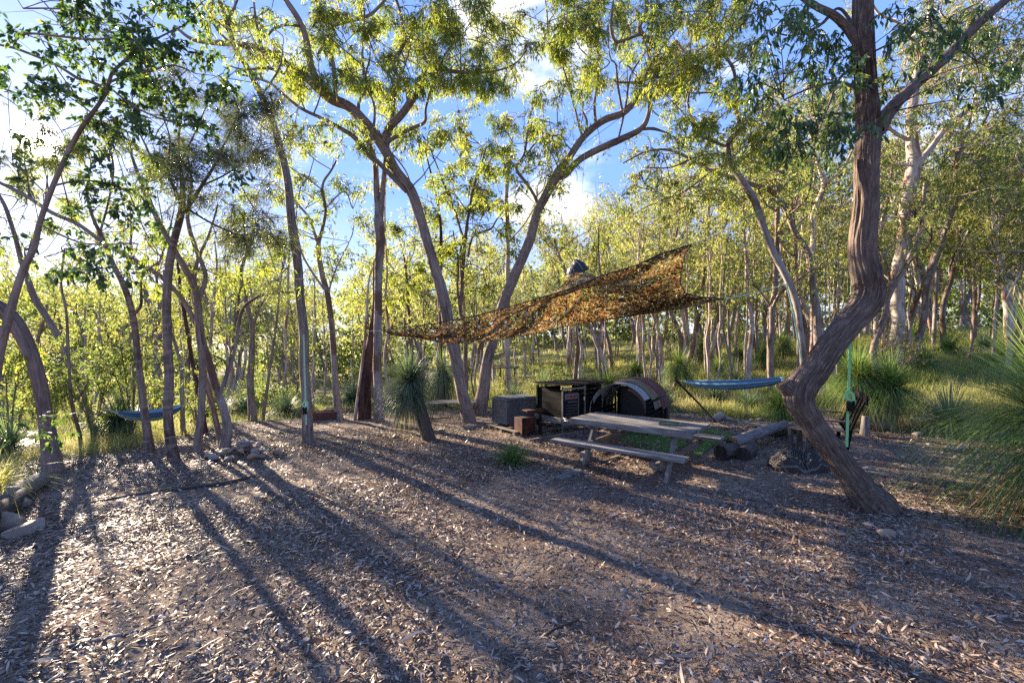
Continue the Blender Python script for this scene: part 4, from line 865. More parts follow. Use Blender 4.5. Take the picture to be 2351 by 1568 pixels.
# planks on the ground
for nm, lab, a_, b_, ww, hh, mt in (('timber_beam', 'long grey timber beam on edge in front of the black hutch', (1195, 1003), (1302, 975), .05, .13, M_WEATH),
      ('timber_beam', 'dark timber beam crossing behind the picnic table legs', (1215, 1018), (1355, 992), .06, .09, M_OLDW),
      ('timber_plank', 'short pale plank end lying in front of the table bench', (1283, 1102), (1330, 1083), .14, .045, M_WEATH),
      ('timber_plank', 'brown half-buried plank behind the short pale plank', (1300, 1080), (1360, 1052), .16, .05, M_OLDW),
      ('timber_plank', 'thin plank on the litter under the table', (1375, 1063), (1425, 1046), .09, .03, M_OLDW),
      ('timber_block', 'squat timber block under the near bench, left end', (1338, 1058), (1352, 1053), .16, .16, M_WEATH),
      ('timber_block', 'squat timber block under the near bench, right end', (1498, 1082), (1512, 1078), .16, .16, M_WEATH),
      ('iron_bar', 'thin dark bar lying on the litter between table and log', (1650, 985), (1745, 982), .03, .03, M_BLACK),
      ('timber_plank', 'weathered plank on the litter beside the fire box', (1190, 1012), (1240, 1024), .12, .03, M_OLDW)):
    A = ground_at(*a_); Bb = ground_at(*b_); ctr = (A+Bb)/2; ctr[2] = float(gz(ctr[0], ctr[1]))
    m = MB(); m.beam(A-ctr+[0, 0, hh*.42], Bb-ctr+[0, 0, hh*.42], ww, hh); o = m.build(nm, mt, bevel=.006); o.location = ctr; tag(o, lab, 'timber' if 'iron' not in nm else 'bar')

# ---- post and rail remnant right of the shelter
pr = thing('broken_rail', 'broken bush-pole rail and split post right of the arched shelter', 'rail', ground_at(1520, 958))
bp = ground_at(1520, 958); bp[2] = float(gz(bp[0], bp[1]))
def rel(px, py, Y): return P(px, py, Y)-bp
m = MB(); m.tube([rel(1484, 920, 11.9), rel(1500, 915, 11.9), rel(1516, 909, 11.9)], .05, 8, res=.06, rough=.12); m.build('rail', M_OLDW, pr, sm=True)
m = MB(); m.tube([rel(1514, 912, 11.95), rel(1517, 935, 11.95), rel(1521, 962, 11.95)], [.06, .055, .065], 8, res=.06, rough=.2); m.build('post', M_LOGD, pr, sm=True)
m = MB(); m.tube([rel(1532, 965, 11.7), rel(1530, 930, 11.7)], .075, 8, res=.06, rough=.25); m.build('post', M_LOGD, pr, sm=True)

# ---- log seat and bench logs
def logobj(name, label, pts, rads, parent=None, mt=M_LOG, me_=M_END, sides=22, cat='log'):
    pts = np.array(pts, float); c = pts.mean(0); c[2] = float(gz(c[0], c[1]))
    root = thing(name, label, cat, c)
    V, Q, B = tube_arrays(pts-c, rads, sides, .06, .07); m = MB(); m.add(V, Q, None, B, .4); m.build('bark', mt, root, sm=True)
    for e in (V[:sides], V[-sides:]):
        m = MB(); cc = e.mean(0); m.add(np.vstack([e, (e-cc)*.5+cc, cc[None]]), None, [[a, (a+1) % sides, sides+(a+1) % sides] for a in range(sides)]+[[a, sides+(a+1) % sides, sides+a] for a in range(sides)]+[[sides+a, sides+(a+1) % sides, 2*sides] for a in range(sides)])
        m.build('cut_end', me_, root)
    return root
YL = 8.35
p0 = P(1682, 1018, YL); p1 = P(1802, 975, YL+1.55)
logobj('log_seat', 'long pale barkless log raised as a seat right of the picnic table', [p0, (p0+p1)/2+[0, 0, .02], p1], [.118, .108, .09])
g0 = ground_at(1660, 1056); logobj('support_log', 'short dark round log under the near end of the log seat, left one', [g0+[-.05, 0, .13], g0+[.42, .30, .13]], [.135, .135], mt=M_LOGD)
g0 = ground_at(1708, 1058); logobj('support_log', 'short dark round log under the near end of the log seat, right one', [g0+[-.02, 0, .12], g0+[.32, .38, .12]], [.125, .13], mt=M_LOGD)
g0 = ground_at(1790, 1003); logobj('support_log', 'short log under the far end of the log seat', [g0+[-.2, 0, .12], g0+[.45, .25, .12]], [.12, .12], mt=M_LOGD)
g0 = ground_at(1985, 1000); logobj('tree_stump', 'slim grey stump standing behind the slatted bench', [g0+[0, 0, -.05], g0+[.03, 0, .42]], [.10, .07], mt=M_LOG, cat='stump')

# ---- slatted garden bench behind the kinked tree
gbp = ground_at(1900, 1022); gy = R_(-120)
sb = thing('slatted_bench', 'dark slatted timber bench with a leaning back, half hidden behind the kinked tree', 'bench', gbp, gy)
for k in range(5):
    m = MB(); m.beam((-.62+.31*k*1.0, .26, .30), (-.62+.31*k*1.0, .54, 1.06), .14, .022, roll=0); m.build('back_slat', M_BLACKW, sb)
m = MB(); m.beam((-.78, .53, 1.02), (.78, .53, 1.02), .03, .17); m.build('top_rail', M_BLACKW, sb, bevel=.004)
for k in range(4):
    m = MB(); m.box((0, -.24+.13*k, .42), (1.5, .11, .025), axis=0); m.build('seat_slat', M_OLDW, sb, bevel=.003)
for a in (-.68, .68):
    m = MB(); m.box((a, -.24, .20), (.09, .09, .41), axis=2); m.build('leg', M_OLDW, sb); m = MB(); m.beam((a, .22, 0), (a, .30, .45), .08, .06); m.build('leg', M_BLACKW, sb)
    m = MB(); m.box((a*1.06, 0, .60), (.09, .62, .03), axis=1); m.build('armrest', M_OLDW, sb)
g1 = ground_at(1846, 1036); o = thing('chair', 'low timber chair frame showing left of the kinked trunk', 'chair', g1, R_(30))
m = MB(); m.box((.16, .1, .42), (.42, .36, .03), axis=0); m.build('seat', M_OLDW, o, bevel=.004)
for a, b in ((0, -.03), (.32, -.03), (0, .25), (.32, .25)): m = MB(); m.box((a, b, .205), (.085, .06, .41), axis=2); m.build('leg', M_OLDW, o, bevel=.004)

# ---- striped blanket heap
def m_blanket():
    g = NG('striped_blanket'); bk = g.attr('bk').outputs['Vector']
    sx = g.n('ShaderNodeSeparateXYZ'); g.set(sx.inputs[0], bk)
    s1 = g.math('SINE', g.math('MULTIPLY', sx.outputs[0], 95.0)); s2 = g.math('SINE', g.math('MULTIPLY', sx.outputs[1], 26.0))
    c = g.mix(g.ramp(s1, [(.50, (0, 0, 0)), (.75, (1, 1, 1))]), (.03, .026, .025), (.13, .115, .10))
    c = g.mix(g.ramp(s2, [(.86, (0, 0, 0)), (.95, (1, 1, 1))]), c, (.17, .15, .13))
    g.bsdf(c, .95, normal=g.bump(g.noise(bk, 60, 4), .5, .004), spec=.1); return g.m
bp = ground_at(1833, 1076); bl = thing('blanket', 'crumpled dark and cream striped blanket on the litter beside the kinked tree', 'blanket', bp, R_(-8))
n1, n2 = 110, 80; u, v = np.meshgrid(np.linspace(-1, 1, n1), np.linspace(-1, 1, n2))
ang = u*np.pi*.97

bx = .50*u*(1-.18*v**2)+.02*fbm(u*3, v*3, u*0, 2); by = .36*v*(1-.25*u**2)+.02*fbm(u*3+7, v*3, u*0, 2)
edge = np.clip(1-np.maximum(np.abs(u), np.abs(v))**5, 0, 1)
hgt = edge**.5*(.17+.12*np.exp(-((u+.0)**2*2+(v-.2)**2*3))+.05*fbm(u*2.0, v*2.2, u*0+2, 2)+.02*np.abs(vnoise(u*5, v*4, u*0)))
rdg = np.abs(vnoise(u*2.4+3, v*4.2+u*2, u*0+5)); hgt = hgt+edge*.06*(1-smooth(rdg*3))-.01
B = np.stack([u*1.3+.05*fbm(u*1.4, v*1.4, u*0+8, 2)+.30*v*smooth((u+.3)*2), v+.08*fbm(u*1.4, v*1.2, u*0+18, 2), u*0], 2)
V = np.stack([bx*.92, by*.92, hgt], 2).reshape(-1, 3); q = [[r*n1+k, r*n1+k+1, (r+1)*n1+k+1, (r+1)*n1+k] for r in range(n2-1) for k in range(n1-1)]
MBL = m_blanket(); link('cloth', mesh('cloth', V, q, None, [MBL], {'bk': B.reshape(-1, 3), 'lr': V[:, 0]*0}, True), bl)
tt = np.linspace(0, 1, 14); m = MB(); m.tube(np.stack([-.42+.02*tt+.1*tt**2, -.36+0*tt, .24*(1-tt)+.01], 1), .013, 7, res=.03)
m.build('hem', M_OLDW, bl, sm=True)

# ---- hammocks
def m_stripes(name, cols, fr, axis=1):
    g = NG(name); bk = g.attr('bk').outputs['Vector']; sx = g.n('ShaderNodeSeparateXYZ'); g.set(sx.inputs[0], bk)
    fc = g.math('FRACT', g.math('MULTIPLY', sx.outputs[1], fr)); g.bsdf(g.ramp(fc, [(i_/len(cols), c) for i_, c in enumerate(cols)], 'CONSTANT'), .85, spec=.15, normal=g.bump(g.noise(bk, 30, 3), .3, .004)); return g.m
def hammock(label, A, Bp, sag, width, mt, cord, ext=(0.25, 0.25)):
    A = np.array(A, float); Bp = np.array(Bp, float); d = Bp-A; L = np.linalg.norm(d); org = (A+Bp)/2; org[2] = float(gz(org[0], org[1]))
    root = thing('hammock', label, 'hammock', org)
    nu, nv = 60, 40; u = np.linspace(0, 1, nu); v = np.linspace(-1, 1, nv); U, Vv = np.meshgrid(u, v, indexing='ij')
    t = ext[0]+(1-ext[0]-ext[1])*U; h = np.array([-d[1], d[0], 0])/L
    wv = np.sin(np.pi*np.clip(U*.98+.01, 0, 1))**.45; wv = wv*.92+.06
    ctr = A+d*t[..., None]; sg = sag*(1-(2*t-1)**2)
    fold = .018*np.sin(Vv*19+U*2)+.01*np.sin(Vv*41)
    Pn = ctr+h*(Vv*width*.5*wv)[..., None]; Pn[..., 2] += -sg-width*.30*wv*(1-Vv**2)+fold
    # local pulls
    V = (Pn-org).reshape(-1, 3); q = [[a*nv+b, a*nv+b+1, (a+1)*nv+b+1, (a+1)*nv+b] for a in range(nu-1) for b in range(nv-1)]
    Bk = np.stack([U, (Vv+1)/2, U*0], 2).reshape(-1, 3)
    link('cloth', mesh('hammock_cloth', V, q, None, [mt], {'bk': Bk, 'lr': V[:, 0]*0}, True), root)
    for e, t0, ui in ((A, 0, 0), (Bp, 1, nu-1)):
        m = MB()
        for b in range(1, nv, 5): m.tube([e-org, Pn[ui, b]-org], .004, 4, False)
        m.build('end_cords', cord, root)
    return root
M_H1 = m_stripes('hammock_blue', [(.10, .24, .42), (.20, .40, .58), (.48, .60, .68), (.10, .24, .42), (.28, .48, .62), (.55, .64, .70), (.09, .20, .36), (.20, .40, .56)], 2.0)
M_H2 = m_stripes('hammock_aqua', [(.07, .15, .28), (.22, .38, .42), (.06, .15, .28), (.6, .62, .6), (.22, .38, .40), (.06, .13, .24), (.55, .58, .58), (.16, .28, .36)], 1.0)
hammock('slate blue striped hammock gathered nearly flat, tied between a black bar and the kinked tree', P(1560, 873, 8.4), P(1796, 868, 6.7), .03, .42, M_H1, M_ROPE, (.09, .0))
hammock('aqua and blue striped hammock strung low between the left-hand trees', P(228, 936, 9.2), P(442, 921, 10.6), .17, .62, M_H2, M_ROPE, (.17, .14))
m = MB(); a = P(1552, 872, 8.6); b = ground_at(1643, 968); m.tube([a, (a+b)/2+[0, 0, .01], b], .022, 8); o = m.build('hammock_bar', M_BLACK); tag(o, 'slanting black steel bar holding the left end of the slate blue hammock', 'bar')

# ---- white slatted daybed frame behind the leaning grasstree
wb = thing('camp_table', 'light slatted camp table with dark metal legs behind the leaning grasstree', 'table', ground_at(1035, 965), R_(14))
m = MB()
for k in range(9): m.box((0, -.30+.075*k, .50), (1.25, .045, .018), axis=0)
for a in (-.6, 0, .6): m.box((a, 0, .482), (.04, .66, .018), axis=1)
m.build('top', M_STEEL, wb)
for a in (-.52, .52):
    for s in (-1, 1): m = MB(); m.tube([(a+.08, s*.26, .48), (a-.02, s*.28, 0)], .014, 6); m.build('leg', M_BLACK, wb)
m = MB(); m.tube([(-.54, -.28, .12), (.54, -.28, .12)], .01, 6); m.build('stretcher', M_BLACK, wb)

# ---- planter troughs
for (px, py, lab, sx, mt, nm) in ((741, 963, 'dark red metal trough on the litter right of the strapped trunk', .78, M_RED, 'trough'), (775, 946, 'small tan timber box behind the red trough', .75, M_STONE2, 'timber_box')):
    g0 = ground_at(px, py); o = thing(nm, lab, 'trough', g0, R_(12)); 
    m = MB(); hh = .22 if nm == 'trough' else .12
    m.box((0, -.15, hh/2), (sx, .015, hh)); m.box((0, .15, hh/2), (sx, .015, hh)); m.box((-sx/2, 0, hh/2), (.015, .285, hh)); m.box((sx/2, 0, hh/2), (.015, .285, hh)); m.box((0, 0, .02), (sx-.02, .28, .012)); m.build('sides', mt, o)
    m = MB(); m.box((0, -.158, hh), (sx+.04, .03, .02)); m.box((0, .158, hh), (sx+.04, .03, .02)); m.box((-sx/2-.005, 0, hh), (.03, .28, .02)); m.box((sx/2+.005, 0, hh), (.03, .28, .02)); m.build('rim', mt, o)

# ---- ledge on the pale tree
YT = 16.0; g0 = P(1165, 843, YT)
lg = thing('tree_ledge', 'small flat wooden ledge fixed to the pale straight tree', 'ledge', g0, R_(6))
m = MB(); m.box((0, -.18, 0), (.82, .42, .035), axis=0); m.build('board', M_OLDW, lg, bevel=.004)
m = MB(); m.beam((-.25, -.1, -.03), (-.25, .05, -.32), .04, .04); m.beam((.25, -.1, -.03), (.25, .05, -.32), .04, .04); m.build('bracket', M_BLACK, lg)
m = MB(); m.tube([(.30, -.1, -.02), (.31, -.1, -.5), (.33, -.1, -.8)], .006, 4); m.tube([(.30, -.2, .0), (.30, -.1, 1.3)], .006, 4); m.build('cord', M_MINT, lg)

# ---- rocks
def rock(rng, size, flat=.6, seed=0):
    import bmesh
    bm = bmesh.new(); bmesh.ops.create_icosphere(bm, subdivisions=3, radius=1)
    V = np.array([v.co for v in bm.verts]); Fc = [[v.index for v in f.verts] for f in bm.faces]; bm.free()
    # cut by random planes for an angular block
    for _ in range(9):
        nrm = unit(rng.normal(size=3)); dd = rng.uniform(.45, .8); ex = V @ nrm-dd; V = V-np.outer(np.where(ex > 0, ex, 0), nrm)
    V = V*(1+.06*fbm(V[:, 0]*2+seed, V[:, 1]*2, V[:, 2]*2, 3))[:, None]
    V = V*np.array([1, rng.uniform(.55, .9), flat])*size
    return V, Fc
def put_rock(name, label, p, size, flat, rz, mt, seed, group=None, tilt=0.0, root=None):
    rng = np.random.RandomState(seed); V, Fc = rock(rng, size, flat, seed)
    M = np.array(Matrix.Rotation(rz, 3, 'Z') @ Matrix.Rotation(tilt, 3, 'X')); V = V @ M.T
    o = link(name, mesh(name, V, None, Fc, [mt], {'bk': V, 'lr': V[:, 0]*0}, False)); o.location = tuple(p)
    return tag(o, label, 'rock', group)
rr_ = random.Random(3)
GP = ground_at(548, 1052)
for k in range(34):
    a = rr_.uniform(0, 6.28); rd = rr_.random()**.6; x = GP[0]+rd*.62*math.cos(a); y = GP[1]+.15+rd*.42*math.sin(a); s = rr_.uniform(.06, .145)
    zz = float(gz(x, y))+.05+.24*(1-rd)**1.0*rr_.uniform(.5, 1)
    o = put_rock('stone', 'flat angular stone in the low rock pile by the left trees', (x, y, zz), s, rr_.uniform(.35, .6), rr_.uniform(0, 6), M_STONE if rr_.random() < .8 else M_STONE2, 100+k, 'stones of the rock pile', rr_.uniform(-.5, .5))
put_rock('boulder', 'tan rounded rock on the litter at the lower right', ground_at(2035, 1232)+[0, 0, .02], .15, .6, .4, M_STONE2, 301)
put_rock('boulder', 'pale slab behind the tan rounded rock at the lower right', ground_at(2000, 1208)+[0, 0, .01], .12, .35, 1.4, M_STONE, 302)
put_rock('boulder', 'square pale rock beyond the turf mat, near the black bar', ground_at(1651, 965)+[0, 0, .05], .26, .7, .6, M_STONE, 303)
put_rock('boulder', 'white flat rock right of the slatted bench', ground_at(2105, 1000)+[0, 0, .03], .16, .5, .8, M_STONE, 304)
left = [(20, 1210, .30, 'large grey slab at the left edge beside the long grass'), (60, 1225, .22, 'flat rock right of the large grey slab at the left edge'), (10, 1150, .24, 'sunlit rock on the left edge wall above the slab'), (85, 1118, .18, 'brown rock at the foot of the stout curved trunk'), (50, 1165, .20, 'pale rock between the left wall rocks')]
for k, (px, py, s, lab) in enumerate(left): put_rock('boulder', lab, ground_at(px, py)+[0, 0, .05], s, .5, k*1.3, M_STONE, 310+k)
# scattered bigger stones, one by one
zones = [(1180, 2300, 1080, 1300, 26, 'pale stone half sunk in the litter of the right foreground'), (700, 1900, 1240, 1540, 22, 'pale stone half sunk in the litter of the middle foreground'),
         (1940, 2250, 985, 1090, 16, 'pale stone on the litter behind the kinked tree'), (560, 1100, 965, 1010, 14, 'stone along the far rim of the clearing'), (1480, 1760, 945, 968, 16, 'stone along the grass edge behind the turf mat'), (100, 640, 1060, 1160, 12, 'stone on the bright litter at the left'), (1040, 1130, 945, 965, 10, 'stone at the foot of the two leaning trees')]
kk = 400
for x0, x1, y0, y1, n, lab in zones:
    for _ in range(n):
        g0 = ground_at(rr_.uniform(x0, x1), rr_.uniform(y0, y1)); s = rr_.uniform(.018, .05) if y0 > 1030 else rr_.uniform(.05, .12); kk += 1
        put_rock('stone', lab, g0+[0, 0, s*.2], s, rr_.uniform(.4, .7), rr_.uniform(0, 6), M_STONE if rr_.random() < .75 else M_STONE2, kk, lab.replace('stone', 'stones', 1))
# fallen sticks
for k, (pts, r, lab) in enumerate((([(565, 1100), (520, 1110), (430, 1122), (330, 1135), (210, 1158)], .028, 'long dark fallen branch on the bright litter at the left'), ([(560, 1100), (590, 1092), (600, 1085)], .014, 'short forked end of the fallen branch'),
     ([(1160, 1530), (1230, 1480), (1270, 1450), (1330, 1425)], .014, 'curved stick at the bottom of the middle foreground'), ([(150, 1490), (300, 1455), (420, 1430)], .014, 'pale long stick at the lower left'), ([(1400, 1190), (1480, 1160)], .012, 'thin stick below the picnic bench'))):
    g = np.array([ground_at(*q_)+[0, 0, r*.7] for q_ in pts]); c = g.mean(0); m = MB(); m.tube(g-c, np.linspace(r, r*.6, len(g)), 8, res=.08, rough=.15, wob=1); o = m.build('fallen_branch', M_LOGD if k < 3 else M_LOG, sm=True); o.location = c; tag(o, lab, 'branch')

# left edge old logs
A = ground_at(-40, 1190); Bq = ground_at(95, 1118); logobj('edging_log', 'pale sunlit log edging the clearing at the far left', [A+[0, 0, .12], Bq+[0, 0, .12]], [.14, .11])
A = ground_at(-60, 1245); Bq = ground_at(60, 1150); logobj('edging_log', 'rough darker log in front of the pale edging log at the far left', [A+[0, 0, .12], Bq+[0, 0, .10]], [.12, .09], mt=M_LOGD)
# ------------------------------------------------------------ camouflage net
top = [(881, 758, 8.9), (1005, 742, 8.55), (1115, 720, 8.2), (1224, 689, 7.9), (1297, 667, 7.7), (1389, 631, 7.5), (1462, 609, 7.35), (1516, 583, 7.2), (1588, 562, 7.0)]
bot = [(883, 761, 8.92), (932, 766, 9.3), (1012, 771, 9.8), (1063, 777, 10.1), (1115, 775, 10.3), (1169, 775, 10.4), (1224, 766, 10.5), (1279, 753, 10.5), (1334, 742, 10.45), (1389, 735, 10.4), (1443, 727, 10.3), (1498, 716, 10.1), (1571, 707, 9.8), (1662, 686, 9.4)]
rgt = [(1588, 562, 7.0), (1572, 585, 7.4), (1564, 615, 7.9), (1562, 650, 8.4), (1573, 673, 8.8), (1608, 682, 9.1), (1662, 686, 9.4)]
def curve(p, n):
    q = np.array([P(*v) for v in p]); s = np.concatenate([[0], np.cumsum(np.linalg.norm(np.diff(q, axis=0), axis=1))]); s /= s[-1]
    t = np.linspace(0, 1, n); return np.stack([np.interp(t, s, q[:, i_]) for i_ in range(3)], 1)
NU, NV = 90, 56
Tc, Bc, Rc = curve(top, NU), curve(bot, NU), curve(rgt, NV)
u = np.linspace(0, 1, NU)[:, None, None]; v = np.linspace(0, 1, NV)[None, :, None]
Lc = np.repeat(Tc[:1], NV, 0)*(1-np.linspace(0, 1, NV)[:, None])+np.repeat(Bc[:1], NV, 0)*np.linspace(0, 1, NV)[:, None]
S = (1-v)*Tc[:, None]+v*Bc[:, None]+(1-u)*Lc[None]+u*Rc[None]-((1-u)*(1-v)*Tc[0]+u*(1-v)*Tc[-1]+(1-u)*v*Bc[0]+u*v*Bc[-1])
PK = P(1326, 612, 9.25)
dp = np.hypot(S[..., 0]-PK[0], S[..., 1]-PK[1]); ui, vi = np.unravel_index(np.argmin(dp), dp.shape)
hpk = PK[2]-S[ui, vi, 2]
env = (np.sin(np.pi*np.clip(u[..., 0], 0, 1))**.5)*(np.sin(np.pi*v[..., 0])**.6)
S[..., 2] += hpk*(.70*np.exp(-dp/.62)+.30*np.exp(-(dp/1.0)**2))*np.minimum(1, env*1.8)/max(.05, min(1, env[ui, vi]*1.8))
S[..., 2] -= env*(.22+.10*vnoise(S[..., 0]*1.3, S[..., 1]*1.3, S[..., 0]*0))*(1-np.exp(-(dp/.9)**2))
S[..., 2] += env*.05*fbm(S[..., 0]*2.5, S[..., 1]*2.5, S[..., 0]*0, 2)
NO = np.array([.5, 9.0, 0.])
net = thing('camouflage_net', 'brown and tan camouflage net stretched over the camp, drawn up to a peak', 'net', NO)
crn = Crown(77)
m = MB()
for a in range(0, NU, 2): m.tube(S[a]-NO, .0022, 3, False)
for b in range(0, NV, 2): m.tube(S[:, b]-NO, .0022, 3, False)
m.build('mesh_cords', M_DROPE, net)
for c_, nm in ((Tc, 'edge_rope'), (S[:, -1], 'edge_rope'), (S[-1], 'edge_rope')):
    m = MB(); m.tube(c_-NO, .011, 6, False); m.build(nm, M_DROPE, net)
rg = np.random.RandomState(9); n = 31000
uu = rg.rand(n)**.72*(NU-1.001); vv = rg.rand(n)*(NV-1.001)
# keep area density even: the net narrows to the left
a = uu.astype(int); b = vv.astype(int); fa = (uu-a)[:, None]; fb_ = (vv-b)[:, None]
Pn = S[a, b]*(1-fa)*(1-fb_)+S[a+1, b]*fa*(1-fb_)+S[a, b+1]*(1-fa)*fb_+S[a+1, b+1]*fa*fb_
wd = np.linalg.norm(S[a, -1]-S[a, 0], axis=1); keep = rg.rand(n) < np.clip(wd/3.2, .03, 1)*np.clip(.86+.35*fbm(Pn[:, 0]*1.5, Pn[:, 1]*1.5, Pn[:, 0]*0, 3), 0, 1)
Pn = Pn[keep]; a = a[keep]; b = b[keep]; n = len(Pn)
Tg = unit(S[a+1, b]-S[a, b]+1e-6); Sg = unit(S[a, b+1]-S[a, b]+1e-6)
th2 = rg.rand(n)*6.28; D = Tg*np.cos(th2)[:, None]+Sg*np.sin(th2)[:, None]+rg.normal(size=(n, 3))*.42-np.array([0, 0, .15])
Ng = unit(np.cross(Tg, Sg)); D = unit(D); Sd = unit(np.cross(D, Ng+rg.normal(size=(n, 3))*.5))
L = rg.uniform(.035, .07, n)[:, None]; Wd = rg.uniform(.025, .05, n)[:, None]; P0 = Pn-NO-D*L*.5
V = np.stack([P0, P0+D*L*.45+Sd*Wd*.6, P0+D*L, P0+D*L*.55-Sd*Wd*.55], 1).reshape(-1, 3)
tone = np.clip(.42+.5*fbm(Pn[:, 0]*1.1+3, Pn[:, 1]*1.1, Pn[:, 2], 3)+rg.normal(size=n)*.27, 0, 1)
M_GAR = m_leaf('net_scrim', [(0, (.06, .045, .028)), (.35, (.15, .10, .05)), (.55, (.29, .165, .075)), (.75, (.24, .22, .10)), (1, (.54, .46, .31))], [(0, (.08, .05, .025)), (.35, (.34, .17, .06)), (.6, (.62, .30, .09)), (.8, (.42, .36, .12)), (1, (.7, .55, .3))], .38, .85, .1)
o = link('scrim', mesh('scrim', V, np.arange(n*4).reshape(-1, 4), None, [M_GAR], {'lr': np.repeat(tone, 4)}), net); o['kind'] = 'stuff'

def cord(name, label, pts, r, mt, cat='rope', sag=0.0, sides=5):
    pts = np.array(pts, float)
    if len(pts) == 2:
        t = np.linspace(0, 1, 16)[:, None]; q_ = pts[0]*(1-t)+pts[1]*t; q_[:, 2] -= sag*4*(t*(1-t))[:, 0]; pts = q_
    c = pts.mean(0); m = MB(); m.tube(pts-c, r, sides); o = m.build(name, mt); o.location = c; return tag(o, label, cat)
def web(name, label, pts, wdt, mt, nrm=(0, 1, 0), cat='strap'):
    pts = np.array(pts, float)
    if len(pts) == 2: t = np.linspace(0, 1, 12)[:, None]; pts = pts[0]*(1-t)+pts[1]*t
    c = pts.mean(0); m = MB(); m.strip(pts-c, wdt, nrm); o = m.build(name, mt); o.location = c; return tag(o, label, cat)
# straps and ropes holding it
web('strap', 'bright lime strap running from the net corner up to the kinked trunk', [P(1700, 508, 6.6), P(1960, 367, 5.9)], .035, M_LIME, (0, .3, 1))
cord('rope', 'pale rope tying the upper net corner to the lime strap', [P(1588, 563, 7.0), P(1702, 507, 6.6)], .008, M_ROPE, sag=.02)
cord('rope', 'pale green rope from the right net corner to the twisted grey tree', [P(1660, 687, 9.4), P(1806, 652, 10.7)], .010, M_MINT, sag=.03)
web('strap', 'pale green rope running down the twisted grey trunk', [P(1806, 652, 10.75), P(1822, 720, 10.72), P(1850, 880, 10.7)], .035, M_MINT, cat='rope')
web('strap', 'yellow-green strap from the strapped trunk to the left net corner', [P(703, 762, 9.42), P(850, 760, 9.0)], .035, M_LIME, (0, .3, 1))
cord('rope', 'short grey rope joining the yellow-green strap to the net', [P(850, 760, 9.0), P(884, 759, 8.9)], .008, M_ROPE)
cord('rope', 'thin white cord from the net peak up to the branch above', [P(1326, 596, 9.25), P(1345, 312, 12.0)], .005, M_ROPE)
cord('rope', 'long thin dark rope rising from the strapped trunk into the right-hand limbs', [P(705, 760, 9.4), P(1640, 110, 12.5)], .006, M_DROPE, sag=.15)
cord('rope', 'dark swinging vine-like branch crossing the high canopy', [P(1505, 180, 12.6), P(1600, 150, 12.2), P(1660, 105, 11.8), P(1700, 60, 11.5), P(1728, 7, 11.2)], .022, M_LOGD, cat='branch')
# tyre-like black dome at the peak
dm = thing('net_cap', 'black rubber tub lashed with pale cord over the peak of the net', 'tub', PK-[0, 0, .12], R_(20))
dm.rotation_euler = (0, R_(-24), R_(20))
nn, kk_ = 28, 10; V = []; Q = []
for i_ in range(kk_+1):
    f = i_/kk_; r_ = .22*math.cos(f*np.pi/2*.92)*(1+.03*math.sin(i_*3)); z_ = .22*math.sin(f*np.pi/2)
    for j_ in range(nn): an = j_/nn*2*math.pi; V.append((r_*math.cos(an), r_*math.sin(an), z_+.05*math.cos(an)*f))
for i_ in range(kk_):
    for j_ in range(nn): j3 = (j_+1) % nn; Q.append([i_*nn+j_, i_*nn+j3, (i_+1)*nn+j3, (i_+1)*nn+j_])
Q.append
m = MB(); m.add(V, Q); a0 = kk_*nn; m.add(np.array(V[a0:]+[(0, 0, .235)]), None, [[j_, (j_+1) % nn, nn] for j_ in range(nn)]); m.tube([(.22*math.cos(t_), .22*math.sin(t_), 0) for t_ in np.linspace(0, 6.283, 29)], .025, 8, False)
m.build('shell', M_RUB, dm, sm=True)
m = MB()
for k in range(4):
    an = k*math.pi/4; t_ = np.linspace(-1, 1, 13); m.tube(np.stack([.24*t_*math.cos(an), .24*t_*math.sin(an), .245*np.sqrt(np.clip(1-t_**2, 0, 1))], 1), .004, 4, False)
m.build('lashing', M_ROPE, dm)
# ratchet straps hanging down
for (lab, A, Bq, rb, wdt, Mx, grp) in (('mint ratchet strap hanging down the left side of the kinked tree to the ground', P(1957, 640, 6.15), P(1944, 1026, 5.95), .76, .038, M_LIME, None), ('pale green ratchet strap hanging down the strapped trunk in the clearing', P(697, 768, 9.30), P(703, 975, 9.25), .84, .034, M_MINT, None)):
    rt = thing('ratchet_strap', lab, 'strap', Bq)
    t = np.linspace(0, 1, 24)[:, None]; q_ = (A-Bq)*(1-t); m = MB(); m.strip(q_, wdt, (0, 1, 0)); m.build('webbing', Mx, rt)
    c = (A-Bq)*(1-rb); m = MB(); m.box(c+[0, -.03, 0], (.075, .03, .13)); m.box(c+[.03, -.055, .02], (.012, .05, .10)); m.box(c+[-.03, -.055, .02], (.012, .05, .10)); m.tube([c+[-.045, -.05, .03], c+[.045, -.05, .03]], .016, 8); m.box(c+[0, -.075, -.03], (.06, .012, .09), rx=.3); m.build('ratchet', M_BLACK, rt, bevel=.003)
    m = MB(); t_ = np.linspace(0, 6.5, 16); m.strip(np.stack([c[0]+.05*np.cos(t_)-.0, c[1]-.03+.02*np.sin(t_), c[2]+.13+.06*np.sin(t_)], 1), wdt*.9, (0, 1, .2)); m.strip(np.array([c+[.04, -.03, .15], c+[.06, -.04, .05], c+[.035, -.03, -.04]]), wdt*.8, (0, 1, 0)); m.build('knot', Mx, rt)
